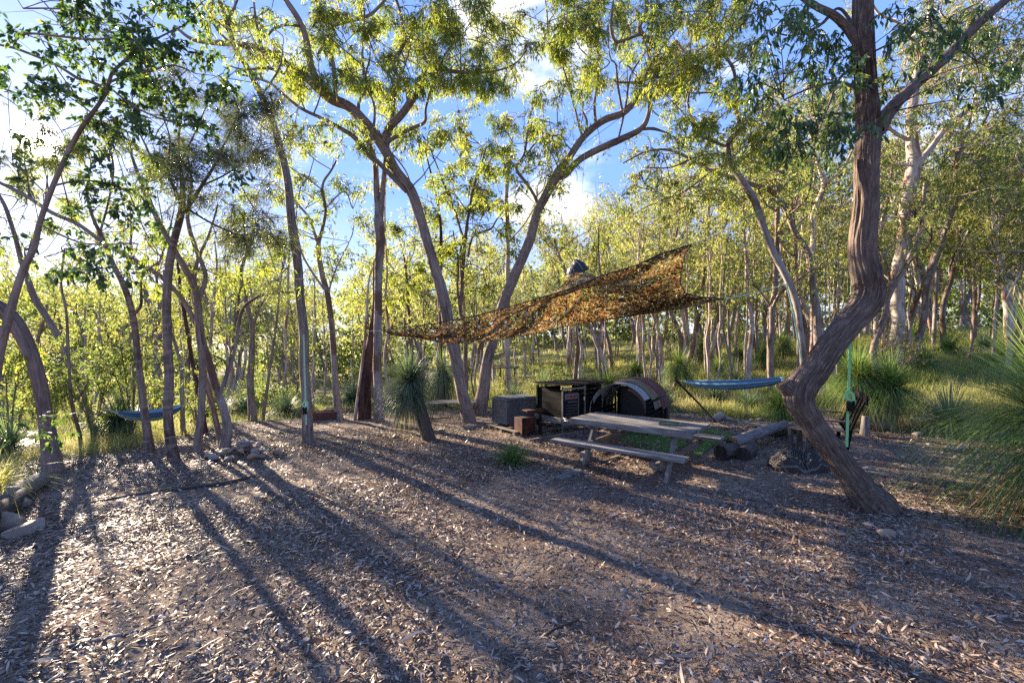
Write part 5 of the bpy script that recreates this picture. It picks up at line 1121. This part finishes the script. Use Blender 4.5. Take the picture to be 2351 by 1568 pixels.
# bulbs strung under the net
sl_ = thing('string_lights', 'strand of unlit bulbs in black sockets hung beneath the net', 'string lights', NO)
bl_ = [(1000, 790), (1062, 782), (1148, 783), (1195, 778), (1268, 776), (1330, 768), (1376, 760), (1300, 720), (1100, 752), (1210, 722), (1450, 745), (1550, 728), (1605, 712), (1520, 738)]
pts = sorted(bl_); cp = np.array([P(a_, b_-14, 9.0+.6*math.sin(a_*.05)) for a_, b_ in pts])-NO
m = MB(); m.tube(cp, .005, 4, False, res=.1); m.build('cable', M_DROPE, sl_)
for c in cp:
    m = MB(); m.tube([c, c-[0, 0, .065]], .018, 8); so_ = m.build('socket', M_BLACK, sl_)
    m = MB(); m.tube([c-[0, 0, .06], c-[0, 0, .08], c-[0, 0, .115], c-[0, 0, .14]], [.012, .024, .028, .006], 10); m.build('bulb', M_BULB, so_, sm=True)

# ------------------------------------------------------------ grasstrees
M_GTT = m_bark('bark_grasstree', (.012, .010, .009), (.05, .04, .033), (.13, .10, .08), 30, 1.0)
M_GTP = m_bark('bark_grasstree_grey', (.09, .07, .055), (.20, .16, .13), (.34, .29, .24), 30, 1.0)
def grasstree(label, base, tops, R, nb, lmat=None, bark=M_GTT, tr=.12, seed=1, width=.006, skirt=.35, group=None, spread=1.0, k=7):
    rg = np.random.RandomState(seed); base = np.array(base, float)
    root = thing('grasstree', label, 'grasstree', base, group=group)
    c = Crown(seed)
    for ti, tp in enumerate(tops):
        tp = np.array(tp, float)-base
        mid = tp*.5+rg.normal(size=3)*.03
        m = MB(); m.tube([np.array([0, 0, -.15])+(tp*.0), mid, tp*.9, tp], [tr*1.1, tr, tr*1.25, tr*.9], 18, res=.05, rough=.13); m.build('trunk', bark, root, sm=True)
        n = nb; q = rg.rand(n)
        # elevation: fresh centre upright, most arching, oldest hanging as skirt
        el = np.where(q < 1-skirt, np.arcsin(rg.uniform(-.05, 1, n)), rg.uniform(R_(-70), R_(0), n)); az = rg.rand(n)*6.283
        D = np.stack([np.cos(el)*np.cos(az), np.cos(el)*np.sin(az), np.sin(el)], 1)
        Ls = R*rg.uniform(.65, 1.05, n)*(1+.12*(el > R_(60))); dr = np.where(el > R_(70), .06, np.where(el > R_(30), .25, .5))*spread*rg.uniform(.6, 1.4, n)
        P0 = tp+D*tr*.5+np.stack([q*0, q*0, -(.02+.20*(el < 0))*rg.rand(n)], 1)
        V, Q, kk2 = blade_arrays(P0, D, Ls, dr, np.full(n, width)*rg.uniform(.7, 1.3, n), k, rg)
        lr = np.clip(.2+.35*rg.rand(n)+.22*(el > R_(62))-.1*(el < R_(20)), 0, .72); dead = (el < R_(-35)) | (rg.rand(n) < .05); lr[dead] = .82+.18*rg.rand(dead.sum())
        c._put(V, Q, None, kk2, lr)
    c.build(root, lmat or LF_GT); return root
def gb_(px, py): p = ground_at(px, py); return np.array([p[0], p[1], float(gz(p[0], p[1]))])
b0 = gb_(990, 1010)
g1_ = grasstree('grasstree with a leaning black trunk and round blue-green head, in the clearing', b0, [P(940, 880, b0[1]+.1)], .76, 2300, LF_GTB, seed=51, width=.011, tr=.13, skirt=.36, spread=.80)
b0 = gb_(2030, 983)
grasstree('twin-headed grasstree with a thick grey trunk and long brown skirt, behind the slatted bench', b0, [P(2042, 895, b0[1]), P(1968, 872, b0[1]+.3)], .90, 2200, LF_GT, M_GTP, tr=.19, seed=52, width=.009, skirt=.20, spread=1.1)
b0 = gb_(1788, 962)
grasstree('low grasstree clump under the hammock, left of the kinked trunk', b0, [b0+[.05, 0, .28]], .80, 1500, LF_GT, seed=53, width=.008, skirt=.15, spread=1.4)
b0 = np.array([6.5, 5.3, 0.]); b0[2] = float(gz(b0[0], b0[1]))
grasstree('huge grasstree with long arching green blades at the right edge', b0, [b0+[0, 0, 1.10]], 1.85, 3000, LF_GT, M_GTP, tr=.2, seed=54, width=.009, skirt=.28, spread=1.1, k=9)
b0 = gb_(270, 1005)
grasstree('blue-green grasstree on the grass under the aqua hammock', b0, [b0+[0, 0, .35]], .85, 1700, LF_GTB, seed=55, width=.012, skirt=.3)
b0 = gb_(1018, 935)
grasstree('narrow dark grasstree with a drooping skirt beside the dark reddish trunk', b0, [P(1016, 850, b0[1])], .85, 900, LF_GTB, seed=56, width=.012, skirt=.75, spread=1.8)
# smaller ones standing in the woodland
proto = [grasstree('x', (0, 0, 0), [(0.03, 0, .45)], .95, 900, LF_GT, M_GTP, tr=.15, seed=60, width=.014, skirt=.45, spread=1.4, k=5),
         grasstree('x', (0, 0, 0), [(0.0, 0, .9)], .85, 900, LF_GT, M_GTP, tr=.17, seed=61, width=.014, skirt=.6, spread=1.5, k=5),
         grasstree('x', (0, 0, 0), [(0.0, 0, .15)], .9, 700, LF_GTB, M_GTT, tr=.13, seed=62, width=.014, skirt=.2, spread=1.2, k=5)]
spots = [(1560, 848, 17, 1), (1650, 838, 19, 0), (1612, 822, 23, 1), (1700, 820, 22, 0), (1757, 835, 19, 1), (1730, 812, 26, 1), (1680, 850, 17, 2), (1800, 822, 22, 1), (1180, 912, 15.5, 2), (1530, 905, 13.5, 2), (1640, 880, 14.5, 2), (1395, 880, 17, 0), (2180, 800, 18, 0), (2260, 790, 20, 2), (2125, 850, 15.5, 0), (2180, 990, 9.6, 2), (1720, 905, 13, 2),
         (655, 950, 14, 2), (700, 945, 15, 2), (560, 945, 15.5, 2), (810, 930, 16.5, 2), (915, 925, 17, 2), (600, 925, 18, 0), (500, 930, 16, 2), (1250, 895, 19, 2), (20, 1040, 8.6, 2), (2100, 770, 24, 0), (1460, 870, 20, 0), (1335, 878, 21, 2), (1940, 830, 18, 1), (2310, 830, 15, 0)]
used = set()
for i_, (px, py, Y, v_) in enumerate(spots):
    x = (px-1175.5)/F*Y; loc = (x, Y, float(gz(x, Y)))
    if px < 1100: lab, grp = 'low blue-green grasstree at the edge of the woods on the left', 'grasstrees along the left woodland edge'
    elif px < 1480: lab, grp = 'low grasstree in the undergrowth behind the camp kitchen', 'grasstrees behind the camp kitchen'
    elif px < 1850: lab, grp = 'skirted grasstree on the grassy slope beyond the slate hammock', 'grasstrees on the grassy slope'
    else: lab, grp = 'green grasstree on the rise behind the thick pale tree', 'grasstrees on the right-hand rise'
    s = random.Random(i_).uniform(.8, 1.15); rz = i_*1.7
    if v_ not in used: used.add(v_); r = proto[v_]; r.location = loc; r.rotation_euler = (0, 0, rz); r.scale = (s, s, s); r['label'] = lab; r['group'] = grp
    else: dup(proto[v_], loc, rz, s, lab, grp)

# grass tuft by the pallets and the long grass at the left edge
def tuft(name, label, base, n, L, droop, wdt, seed, lmat=LF_GT, lean=(0, 0, 1), sp=.45, cat='grass tuft', top_tone=.35):
    rg = np.random.RandomState(seed); D = rg.normal(size=(n, 3))*[sp, sp, .1]+np.array(lean); P0 = rg.normal(size=(n, 3))*[.035, .035, 0]
    V, Q, k = blade_arrays(P0, D, L*rg.uniform(.5, 1.1, n), droop*rg.uniform(.5, 1.3, n), np.full(n, wdt), 8, rg)
    o = link(name, mesh(name, V, Q, None, [lmat], {'lr': np.repeat(np.clip(top_tone+.4*rg.rand(n), 0, .78), k)})); o.location = tuple(base); return tag(o, label, cat)
tuft('grass_tuft', 'bright green arching grass tuft in front of the fire box', gb_(1178, 1068), 460, .80, .52, .009, 71, sp=.62, top_tone=.12)
tuft('grass_tuft', 'yellowing long grass tuft hanging over the slab at the left edge', P(-30, 1140, 4.9), 260, 1.0, .62, .010, 72, LF_GRASS, sp=.6, top_tone=.3)
tuft('grass_tuft', 'small bright green tuft right of the twin-headed grasstree', gb_(2180, 990), 260, .7, .35, .009, 73, sp=.5)
# ------------------------------------------------------------ woodland behind: eight grown trees, copied one by one
def grow(seed, H=10.0, r0=.13, lean=.08, bark=BK_GREY, lmat=LF_FAR, crown0=.42, nleaf=1.0, L=.15, W=.042, fork=True, spread=.30):
    rng = np.random.RandomState(seed); segs = []
    def limb(p, d, r, Ln, lev):
        n = max(4, int(Ln/.7)); pts = [p.copy()]; rad = [r]
        for i_ in range(n):
            d = unit(d+rng.normal(size=3)*(.10 if lev == 0 else .22)+np.array([0, 0, .05 if lev else .04])); p = p+d*Ln/n; pts.append(p.copy()); rad.append(max(.012, r*(1-(i_+1)/n*(.55 if lev == 0 else .75))))
        segs.append((np.array(pts), np.array(rad), lev))
        if lev < 2:
            kids = rng.randint(5, 8) if lev == 0 else rng.randint(2, 4)
            for _ in range(kids):
                t = rng.uniform(crown0, 1) if lev == 0 else rng.uniform(.35, 1); ii = min(n, int(t*n)); az = rng.rand(4)[0]*6.28
                out = np.array([math.cos(az), math.sin(az), rng.uniform(.35, 1.1)]); dd = unit(out*.9+d*.5)
                limb(pts[ii], dd, rad[ii]*rng.uniform(.5, .75), H*spread*rng.uniform(.6, 1.15)*(1 if lev == 0 else .55), lev+1)
    limb(np.array([0, 0, -.3]), unit(np.array([rng.normal()*lean, rng.normal()*lean, 1])), r0, H*.86, 0)
    mb = MB(); cr = Crown(seed)
    for pts, rad, lev in segs:
        V, Q, B = tube_arrays(pts, rad, 9 if lev == 0 else 5, res=.45 if lev == 0 else .6, rough=.1); mb.add(V, Q, None, B+seed)
        if lev >= 1:
            for i_ in range(1 if lev == 2 else 2, len(pts)):
                if rng.rand() < .85: cr.sprigs(pts[i_]+rng.normal(size=3)*.22, rng.uniform(.38, .75), int(9*nleaf), 9, L, W, .7, False, .1, root=pts[i_])
        else: cr.sprigs(pts[-1], .7, int(14*nleaf), 9, L, W, .7, False, .1, root=pts[-1])
    root = thing('gum_tree', 'x', 'tree')
    mb.V += cr.tw.V; mb.Q += [q+mb.n for q in cr.tw.Q]; mb.B += cr.tw.B; mb.L += cr.tw.L
    mb.build('trunk', bark, root, True); cr.build(root, lmat); return root
VAR = []
for s, kw in enumerate([dict(bark=BK_GREY), dict(bark=BK_PALE, crown0=.5), dict(bark=BK_GREY, lean=.16, crown0=.35), dict(bark=BK_PALE, lean=.12), dict(bark=BK_BROWN, crown0=.45), dict(bark=BK_PALE, crown0=.3, spread=.24), dict(bark=BK_BROWN, lean=.14, spread=.34), dict(bark=BK_DARK, crown0=.5, lmat=LF_GUM)]):
    VAR.append(grow(500+s, nleaf=.68, **kw))
rd = random.Random(42)
TOPX = [-200, 0, 300, 600, 690, 860, 950, 1120, 1165, 1300, 1400, 1600, 1800, 2000, 2351, 2600]
TOPY = [585, 575, 540, 520, 620, 620, 500, 510, 580, 500, 400, 340, 250, 230, 280, 300]
cand = []; tries = 0
fixed = []
while len(cand) < 136 and tries < 12000:
    tries += 1
    Y = 14.5+(rd.random()**.9)*36; a = rd.uniform(-1.28, 1.28); x = a*Y
    if float(clearing(x, Y)) < 2.6: continue
    md = .9+.028*Y
    if any((x-c[0])**2+(Y-c[1])**2 < md*md for c in cand): continue
    px = 1175.5+a*F
    if 640 < px < 1290 and Y < 17: continue
    if Y < 24 and px < 640 and rd.random() < .45: continue
    if px < 640 and rd.random() < (.72 if Y < 34 else .5): continue
    cand.append((x, Y, px))
usedv = set()
for i_, (x, Y, px) in enumerate(cand):
    g = float(gz(x, Y)); topy = np.interp(px, TOPX, TOPY)+abs(rd.gauss(0, 50))+rd.uniform(-10, 40)
    H = (CH+(784-topy)/F*Y)-g; H = max(3.6, min(15.5, H)); s = H/10.0; v_ = rd.randrange(8)
    if px < 700 and v_ in (1, 3, 5) and rd.random() < .6: v_ = rd.choice((0, 4, 6, 7))
    w_ = (.72+.28*s)*rd.uniform(.8, 1.15); sc3 = (s*.55+w_*.45, s*.55+w_*.45, s)
    if px < 400: reg = ('slim background gum tree in the sparse woods at the far left', 'woodland trees at the far left')
    elif px < 720: reg = ('slim background gum tree in the woods left of the strapped trunk', 'woodland trees left of the strapped trunk')
    elif px < 1280: reg = ('low background gum tree in the woods behind the leaning grasstree', 'woodland trees behind the leaning grasstree')
    elif px < 1550: reg = ('slender background gum tree in the woods behind the net and kitchen', 'woodland trees behind the net')
    elif px < 1900: reg = ('slender background gum tree on the grassy slope behind the slate hammock', 'woodland trees on the grassy slope')
    else: reg = ('background gum tree on the rise right of the kinked tree', 'woodland trees on the right-hand rise')
    dsc = ['grey straight', 'pale straight', 'grey leaning', 'pale leaning', 'brown straight', 'pale low-branched', 'brown wide-crowned', 'dark-barked'][v_]
    reg = (reg[0].replace('background gum tree', dsc+' gum tree, '+('nearer row' if Y < 24 else ('middle row' if Y < 35 else 'far row'))+',').replace('slender ', '').replace('slim ', '').replace('low grey', 'grey').replace('low pale', 'pale').replace('low brown', 'brown').replace('low dark', 'dark'), reg[1])
    if v_ not in usedv: usedv.add(v_); r = VAR[v_]; r.location = (x, Y, g); r.rotation_euler = (0, 0, rd.random()*6.28); r.scale = sc3; r['label'] = reg[0]; r['group'] = reg[1]
    else: dup(VAR[v_], (x, Y, g), rd.random()*6.28, sc3, *reg)
# slim bare poles crowding the middle distance
def pole(seed, H, r, bark):
    rng = np.random.RandomState(seed); n = 9; z = np.linspace(-.3, H, n); pts = np.stack([np.cumsum(rng.normal(size=n)*.07), np.cumsum(rng.normal(size=n)*.07), z], 1)
    root = thing('young_gum', 'x', 'tree'); mb = MB(); cr = Crown(seed); V, Q, B = tube_arrays(pts, np.linspace(r, r*.35, n), 7, res=.4, rough=.1); mb.add(V, Q, None, B)
    for i_ in range(5, n):
        for _ in range(3):
            d = unit(rng.normal(size=3)+[0, 0, .5]); e = pts[i_]+d*rng.uniform(.4, 1.0); V, Q, B = tube_arrays(np.array([pts[i_], (pts[i_]+e)/2+[0, 0, .05], e]), [.012, .009, .005], 4); mb.add(V, Q, None, B); cr.sprigs(e, rng.uniform(.3, .5), 8, 9, .13, .034, .7, False, .15, root=e)
    mb.V += cr.tw.V; mb.Q += [q+mb.n for q in cr.tw.Q]; mb.B += cr.tw.B; mb.L += cr.tw.L
    mb.build('trunk', bark, root, True); cr.build(root, LF_FAR); return root
PV = [pole(600, 6, .07, BK_GREY), pole(601, 7, .055, BK_PALE), pole(602, 5, .05, BK_BROWN), pole(603, 6.5, .08, BK_PALE)]
usedp = set(); pc = []
while len(pc) < 135:
    Y = 13.5+rd.random()*20; a = rd.uniform(-1.2, 1.2) if rd.random() < .6 else rd.uniform(.1, .75); x = a*Y; px = 1175.5+a*F
    if float(clearing(x, Y)) < 1.0 or any((x-c[0])**2+(Y-c[1])**2 < .5 for c in pc): continue
    if px < 600 and rd.random() < .2: continue
    pc.append((x, Y, px))
for x, Y, px in pc:
    v_ = rd.randrange(4); g = float(gz(x, Y)); s = rd.uniform(.65, 1.1)
    reg = ('thin young gum pole in the left-hand woods', 'young gum poles in the left-hand woods') if px < 1250 else (('thin young gum pole standing behind the camp under the net', 'young gum poles behind the camp') if px < 1900 else ('thin young gum pole on the right-hand rise', 'young gum poles on the right-hand rise'))
    dsc = ['grey', 'pale skinny', 'short brown', 'stouter pale'][v_]; reg = (reg[0].replace('thin young', dsc+' young')+(', close to the clearing' if Y < 20 else ', deeper in'), reg[1])
    if v_ not in usedp: usedp.add(v_); r = PV[v_]; r.location = (x, Y, g); r.scale = (s, s, s); r['label'], r['group'] = reg
    else: dup(PV[v_], (x, Y, g), rd.random()*6.28, s, *reg)

# ---- undergrowth shrubs and saplings
def shrub(seed, H, R, n, L, W, lmat, bark=BK_BROWN):
    rng = np.random.RandomState(seed); root = thing('shrub', 'x', 'shrub'); mb = MB(); cr = Crown(seed)
    for _ in range(5):
        az = rng.rand()*6.28; rr2 = R*rng.uniform(.2, .8); e = np.array([rr2*math.cos(az), rr2*math.sin(az), H*rng.uniform(.55, 1)]); midp = e*[.35, .35, .5]
        V, Q, B = tube_arrays(np.array([[0, 0, -.1], midp, e]), [.022, .015, .006], 5, res=.2, wob=1); mb.add(V, Q, None, B)
        for _ in range(4): t = rng.uniform(.4, 1.05); c = (midp*(1-t)+e*t)+rng.normal(size=3)*R*.28; cr.sprigs(c, R*rng.uniform(.22, .42), n, 8, L, W, .35, False, .1, root=e*t)
    mb.V += cr.tw.V; mb.Q += [q+mb.n for q in cr.tw.Q]; mb.B += cr.tw.B; mb.L += cr.tw.L
    mb.build('stem', bark, root, True); cr.build(root, lmat, 'foliage'); return root
SV = [shrub(700, 2.4, 1.0, 9, .12, .045, LF_FRESH), shrub(701, 1.6, .9, 10, .10, .035, LF_FRESH), shrub(702, 3.2, 1.1, 9, .13, .04, LF_FRESH), shrub(703, 1.9, 1.1, 12, .09, .02, LF_FAR), shrub(704, 2.8, 1.0, 9, .15, .028, LF_FRESH)]
useds = set(); ss = []
near_ = [(120, 1000, 9.3, 4), (215, 985, 10.2, 0), (300, 985, 10.5, 2), (20, 1020, 8.8, 2), (450, 975, 11.8, 1), (2060, 870, 15, 3)]
for px, py, Y, v_ in near_: ss.append(((px-1175.5)/F*Y, Y, px, v_, .85))
while len(ss) < 46:
    a = rd.uniform(-1.3, 1.3) if rd.random() < .4 else rd.uniform(-1.25, .15); Y = 10+rd.random()**1.1*24; x = a*Y; px = 1175.5+a*F
    c = float(clearing(x, Y))
    if c < 1.7 or (px > 1450 and rd.random() < .6): continue
    if px > 1450 and Y < 19: continue
    if any((x-q_[0])**2+(Y-q_[1])**2 < .8 for q_ in ss): continue
    ss.append((x, Y, px, rd.randrange(5), rd.uniform(.45, .95)))
for x, Y, px, v_, s in ss:
    reg = ('bright green leafy shrub in the undergrowth at the left', 'undergrowth shrubs at the left') if px < 700 else (('leafy green shrub in the undergrowth behind the middle of the clearing', 'undergrowth shrubs behind the clearing') if px < 1450 else ('leafy shrub among the trunks on the right-hand slope', 'undergrowth shrubs on the right-hand slope'))
    dsc = ['round', 'low bushy', 'tall upright', 'dense fine-leaved', 'loose long-leaved'][v_]; reg = (reg[0].replace('shrub', dsc+' shrub', 1).replace('in the undergrowth', 'near the clearing' if Y < 18 else 'back in the undergrowth'), reg[1])
    g = float(gz(x, Y))
    if v_ not in useds: useds.add(v_); r = SV[v_]; r.location = (x, Y, g); r.rotation_euler = (0, 0, x); r.scale = (s, s, s); r['label'], r['group'] = reg
    else: dup(SV[v_], (x, Y, g), rd.random()*6.28, s, *reg)

# ---- far wood that reads as one mass, beyond the trees one can tell apart
fw = Crown(900); rg = np.random.RandomState(900)
for k in range(1150):
    a = rg.uniform(-1.35, 1.35); Y = rg.uniform(48, 85); x = a*Y; px = 1175.5+a*F; g = float(gz(x, Y)); tp = np.interp(px, TOPX, TOPY)*.45+.55*640
    H = max(4, min(14, CH+(784-tp)/F*Y-g)); zc = g+H*rg.uniform(.05, .9)
    fw.sprigs((x, Y, zc), rg.uniform(1.6, 3.0), 34, 8, .42, .20, .4, False, 0, flat=.8)
fo = link('far_wood', mesh('far_wood', np.vstack(fw.V), np.vstack(fw.Q), None, [LF_FAR], {'lr': np.concatenate(fw.L)})); tag(fo, 'distant massed woodland closing the view behind the trunks', 'woodland', kind='stuff')

# ------------------------------------------------------------ leaf litter, twigs, pebbles
rg = np.random.RandomState(31)
def scatter(n, y0, y1, powr=1.0, inside=True):
    Y = y0+(y1-y0)*rg.rand(n)**powr; a = rg.uniform(-1.3, 1.3, n); x = a*Y
    c = clearing(x, Y); keep = (c < .7+.5*rg.rand(n)) if inside else (c > 0); return x[keep], Y[keep]
def litter(n, y0, y1, powr, Lr, seed):
    x, y = scatter(n, y0, y1, powr); patch = fbm(x*.8, y*.8, x*0+4, 3)
    keep = rg.rand(len(x)) < np.clip(.72+.9*patch, .30, 1); x = x[keep]; y = y[keep]; n = len(x)
    z = gz(x, y)+.018*fbm(x*2.6, y*2.6, x*0, 3)*np.clip(1-np.hypot(x, y)/30, 0, 1)+rg.uniform(.002, .018, n)
    D = np.stack([rg.normal(size=n), rg.normal(size=n), rg.normal(size=n)*.22], 1); L = rg.uniform(*Lr, n); W = np.minimum(L*rg.uniform(.13, .30, n), .022)
    P0 = np.stack([x, y, z], 1); D = unit(D); up = unit(np.array([0, 0, 1.])+rg.normal(size=(n, 3))*.38); S_ = unit(np.cross(D, up)); N_ = np.cross(S_, D)
    cvv = rg.normal(size=(n, 1))*.35; L_ = L[:, None]; W_ = W[:, None]; sb_ = rg.normal(size=(n, 1))*.15
    aa = P0+D*L_*.3+N_*L_*(.12*cvv)+S_*L_*sb_*.3; bb = P0+D*L_*.68+N_*L_*(.12*cvv)+S_*L_*sb_*.3; tip = P0+D*L_
    Ed = N_*W_*.22*rg.uniform(-.2, 1.6, (n, 1))
    V = np.stack([P0, aa+S_*W_*.45+Ed, aa-S_*W_*.45+Ed, bb+S_*W_*.42+Ed, bb-S_*W_*.42+Ed, tip], 1).reshape(-1, 3)
    o = (np.arange(n)*6)[:, None]; Q = o+np.array([[1, 3, 4, 2]]); T = np.vstack([o+np.array([[0, 1, 2]]), o+np.array([[3, 5, 4]])])
    lr = np.clip(rg.rand(n)**1.25*.95, 0, .95); lr[rg.rand(n) < .03] = 1
    return V, Q, T, np.repeat(lr, 6)
Vs = []; Qs = []; Ts = []; Ls = []; nn_ = 0
for args in ((60000, 1.9, 6.0, .75, (.03, .085), 1), (170000, 1.9, 9.5, .8, (.012, .038), 4), (900, 1.9, 9, .8, (.12, .30), 5), (110000, 5.0, 11, .8, (.04, .10), 2), (80000, 9, 19, .9, (.05, .13), 3)):
    V, Q, T, l_ = litter(*args); Vs.append(V); Qs.append(Q+nn_); Ts.append(T+nn_); Ls.append(l_); nn_ += len(V)
o = link('leaf_litter', mesh('leaf_litter', np.vstack(Vs), np.vstack(Qs), np.vstack(Ts), [LF_LIT], {'lr': np.concatenate(Ls)})); tag(o, 'dry curled brown and grey gum leaves strewn over the clearing', 'leaf litter', kind='stuff')
x, y = scatter(5200, 1.9, 14, .8); n = len(x); z = gz(x, y)+.018*fbm(x*2.6, y*2.6, x*0, 3)+.006
an = rg.rand(n)*6.28; Ln = rg.uniform(.06, .38, n)**1.0; D = np.stack([np.cos(an), np.sin(an), rg.normal(size=n)*.04], 1)
tc_ = Crown(3); A = np.stack([x, y, z], 1); bend = rg.normal(size=(n, 3))*[1, 1, .1]*.07*Ln[:, None]
tc_.prisms(np.stack([A, A+D*Ln[:, None]*.5+bend, A+D*Ln[:, None]], 1), np.array([.0035, .003, .002])); o = tc_.tw.build('fallen_twigs', M_LOG); tag(o, 'thin fallen twigs scattered through the leaf litter', 'twigs', kind='stuff')
x, y = scatter(9000, 1.9, 12, .8); n = len(x); import bmesh
bm = bmesh.new(); bmesh.ops.create_icosphere(bm, subdivisions=1, radius=1); IV = np.array([v.co for v in bm.verts]); IF = np.array([[v.index for v in f.verts] for f in bm.faces]); bm.free()
s = rg.uniform(.004, .014, n)*(1+1.2*(rg.rand(n) < .06)); sc_ = s[:, None, None]*rg.uniform(.6, 1.2, (n, 1, 3))*[1, 1, .6]
V = (IV[None]*(1+.25*rg.normal(size=(n, len(IV), 1)))*sc_+np.stack([x, y, gz(x, y)+.018*fbm(x*2.6, y*2.6, x*0, 3)+s*.3], 1)[:, None, :]).reshape(-1, 3)
o = link('pebbles', mesh('pebbles', V, None, (np.arange(n)[:, None, None]*len(IV)+IF[None]).reshape(-1, 3), [M_STONE], {'lr': V[:, 0]*0})); tag(o, 'small pale pebbles and grit in the dirt', 'pebbles', kind='stuff')

# ------------------------------------------------------------ grass around the clearing
def grass(n, per, y0, y1, ar, Lr, wdt, dens=None, seed=1):
    rg = np.random.RandomState(seed); Y = y0+(y1-y0)*rg.rand(n)**.9; a = rg.uniform(ar[0], ar[1], n); x = a*Y; c = clearing(x, Y); keep = c > .25+.3*rg.rand(n)
    keep &= rg.rand(n) < np.clip(.55+.8*fbm(x*.5, Y*.5, x*0+7, 3), .1, 1)
    x = x[keep]; Y = Y[keep]; n = len(x); tone = fbm(x*.35, Y*.35, x*0+2, 2)
    X2 = (x[:, None]+rg.normal(size=(n, per))*.10).ravel(); Y2 = (Y[:, None]+rg.normal(size=(n, per))*.10).ravel(); m_ = n*per
    D = rg.normal(size=(m_, 3))*[.35, .35, 0]+[0, 0, 1]; L = rg.uniform(*Lr, m_)*np.repeat(rg.uniform(.6, 1.2, n), per)
    V, Q, k = blade_arrays(np.stack([X2, Y2, gz(X2, Y2)], 1), D, L, rg.uniform(.1, .6, m_), wdt*np.ones(m_)*np.clip(Y2/12, .6, 3), 4, rg)
    return V, Q, np.repeat(np.clip(.45+.3*np.repeat(tone, per)+.28*rg.normal(size=m_), 0, 1), k)
Vs = []; Qs = []; Ls = []; nn_ = 0
for a_ in (dict(n=5200, per=16, y0=6, y1=16, ar=(-1.4, -.25), Lr=(.15, .45), wdt=.007, seed=1), dict(n=8000, per=18, y0=9, y1=18, ar=(.25, 1.4), Lr=(.2, .55), wdt=.007, seed=2), dict(n=9000, per=15, y0=14, y1=32, ar=(-.3, 1.35), Lr=(.25, .6), wdt=.008, seed=3), dict(n=2500, per=14, y0=14, y1=28, ar=(-1.3, -.1), Lr=(.2, .5), wdt=.009, seed=4), dict(n=3500, per=10, y0=28, y1=60, ar=(-1.3, 1.35), Lr=(.3, .7), wdt=.009, seed=5)):
    V, Q, l_ = grass(**a_); Vs.append(V); Qs.append(Q+nn_); Ls.append(l_); nn_ += len(V)
o = link('grass', mesh('grass', np.vstack(Vs), np.vstack(Qs), None, [LF_GRASS], {'lr': np.concatenate(Ls)})); tag(o, 'straw and green wild grass under the trees around the clearing', 'grass', kind='stuff')
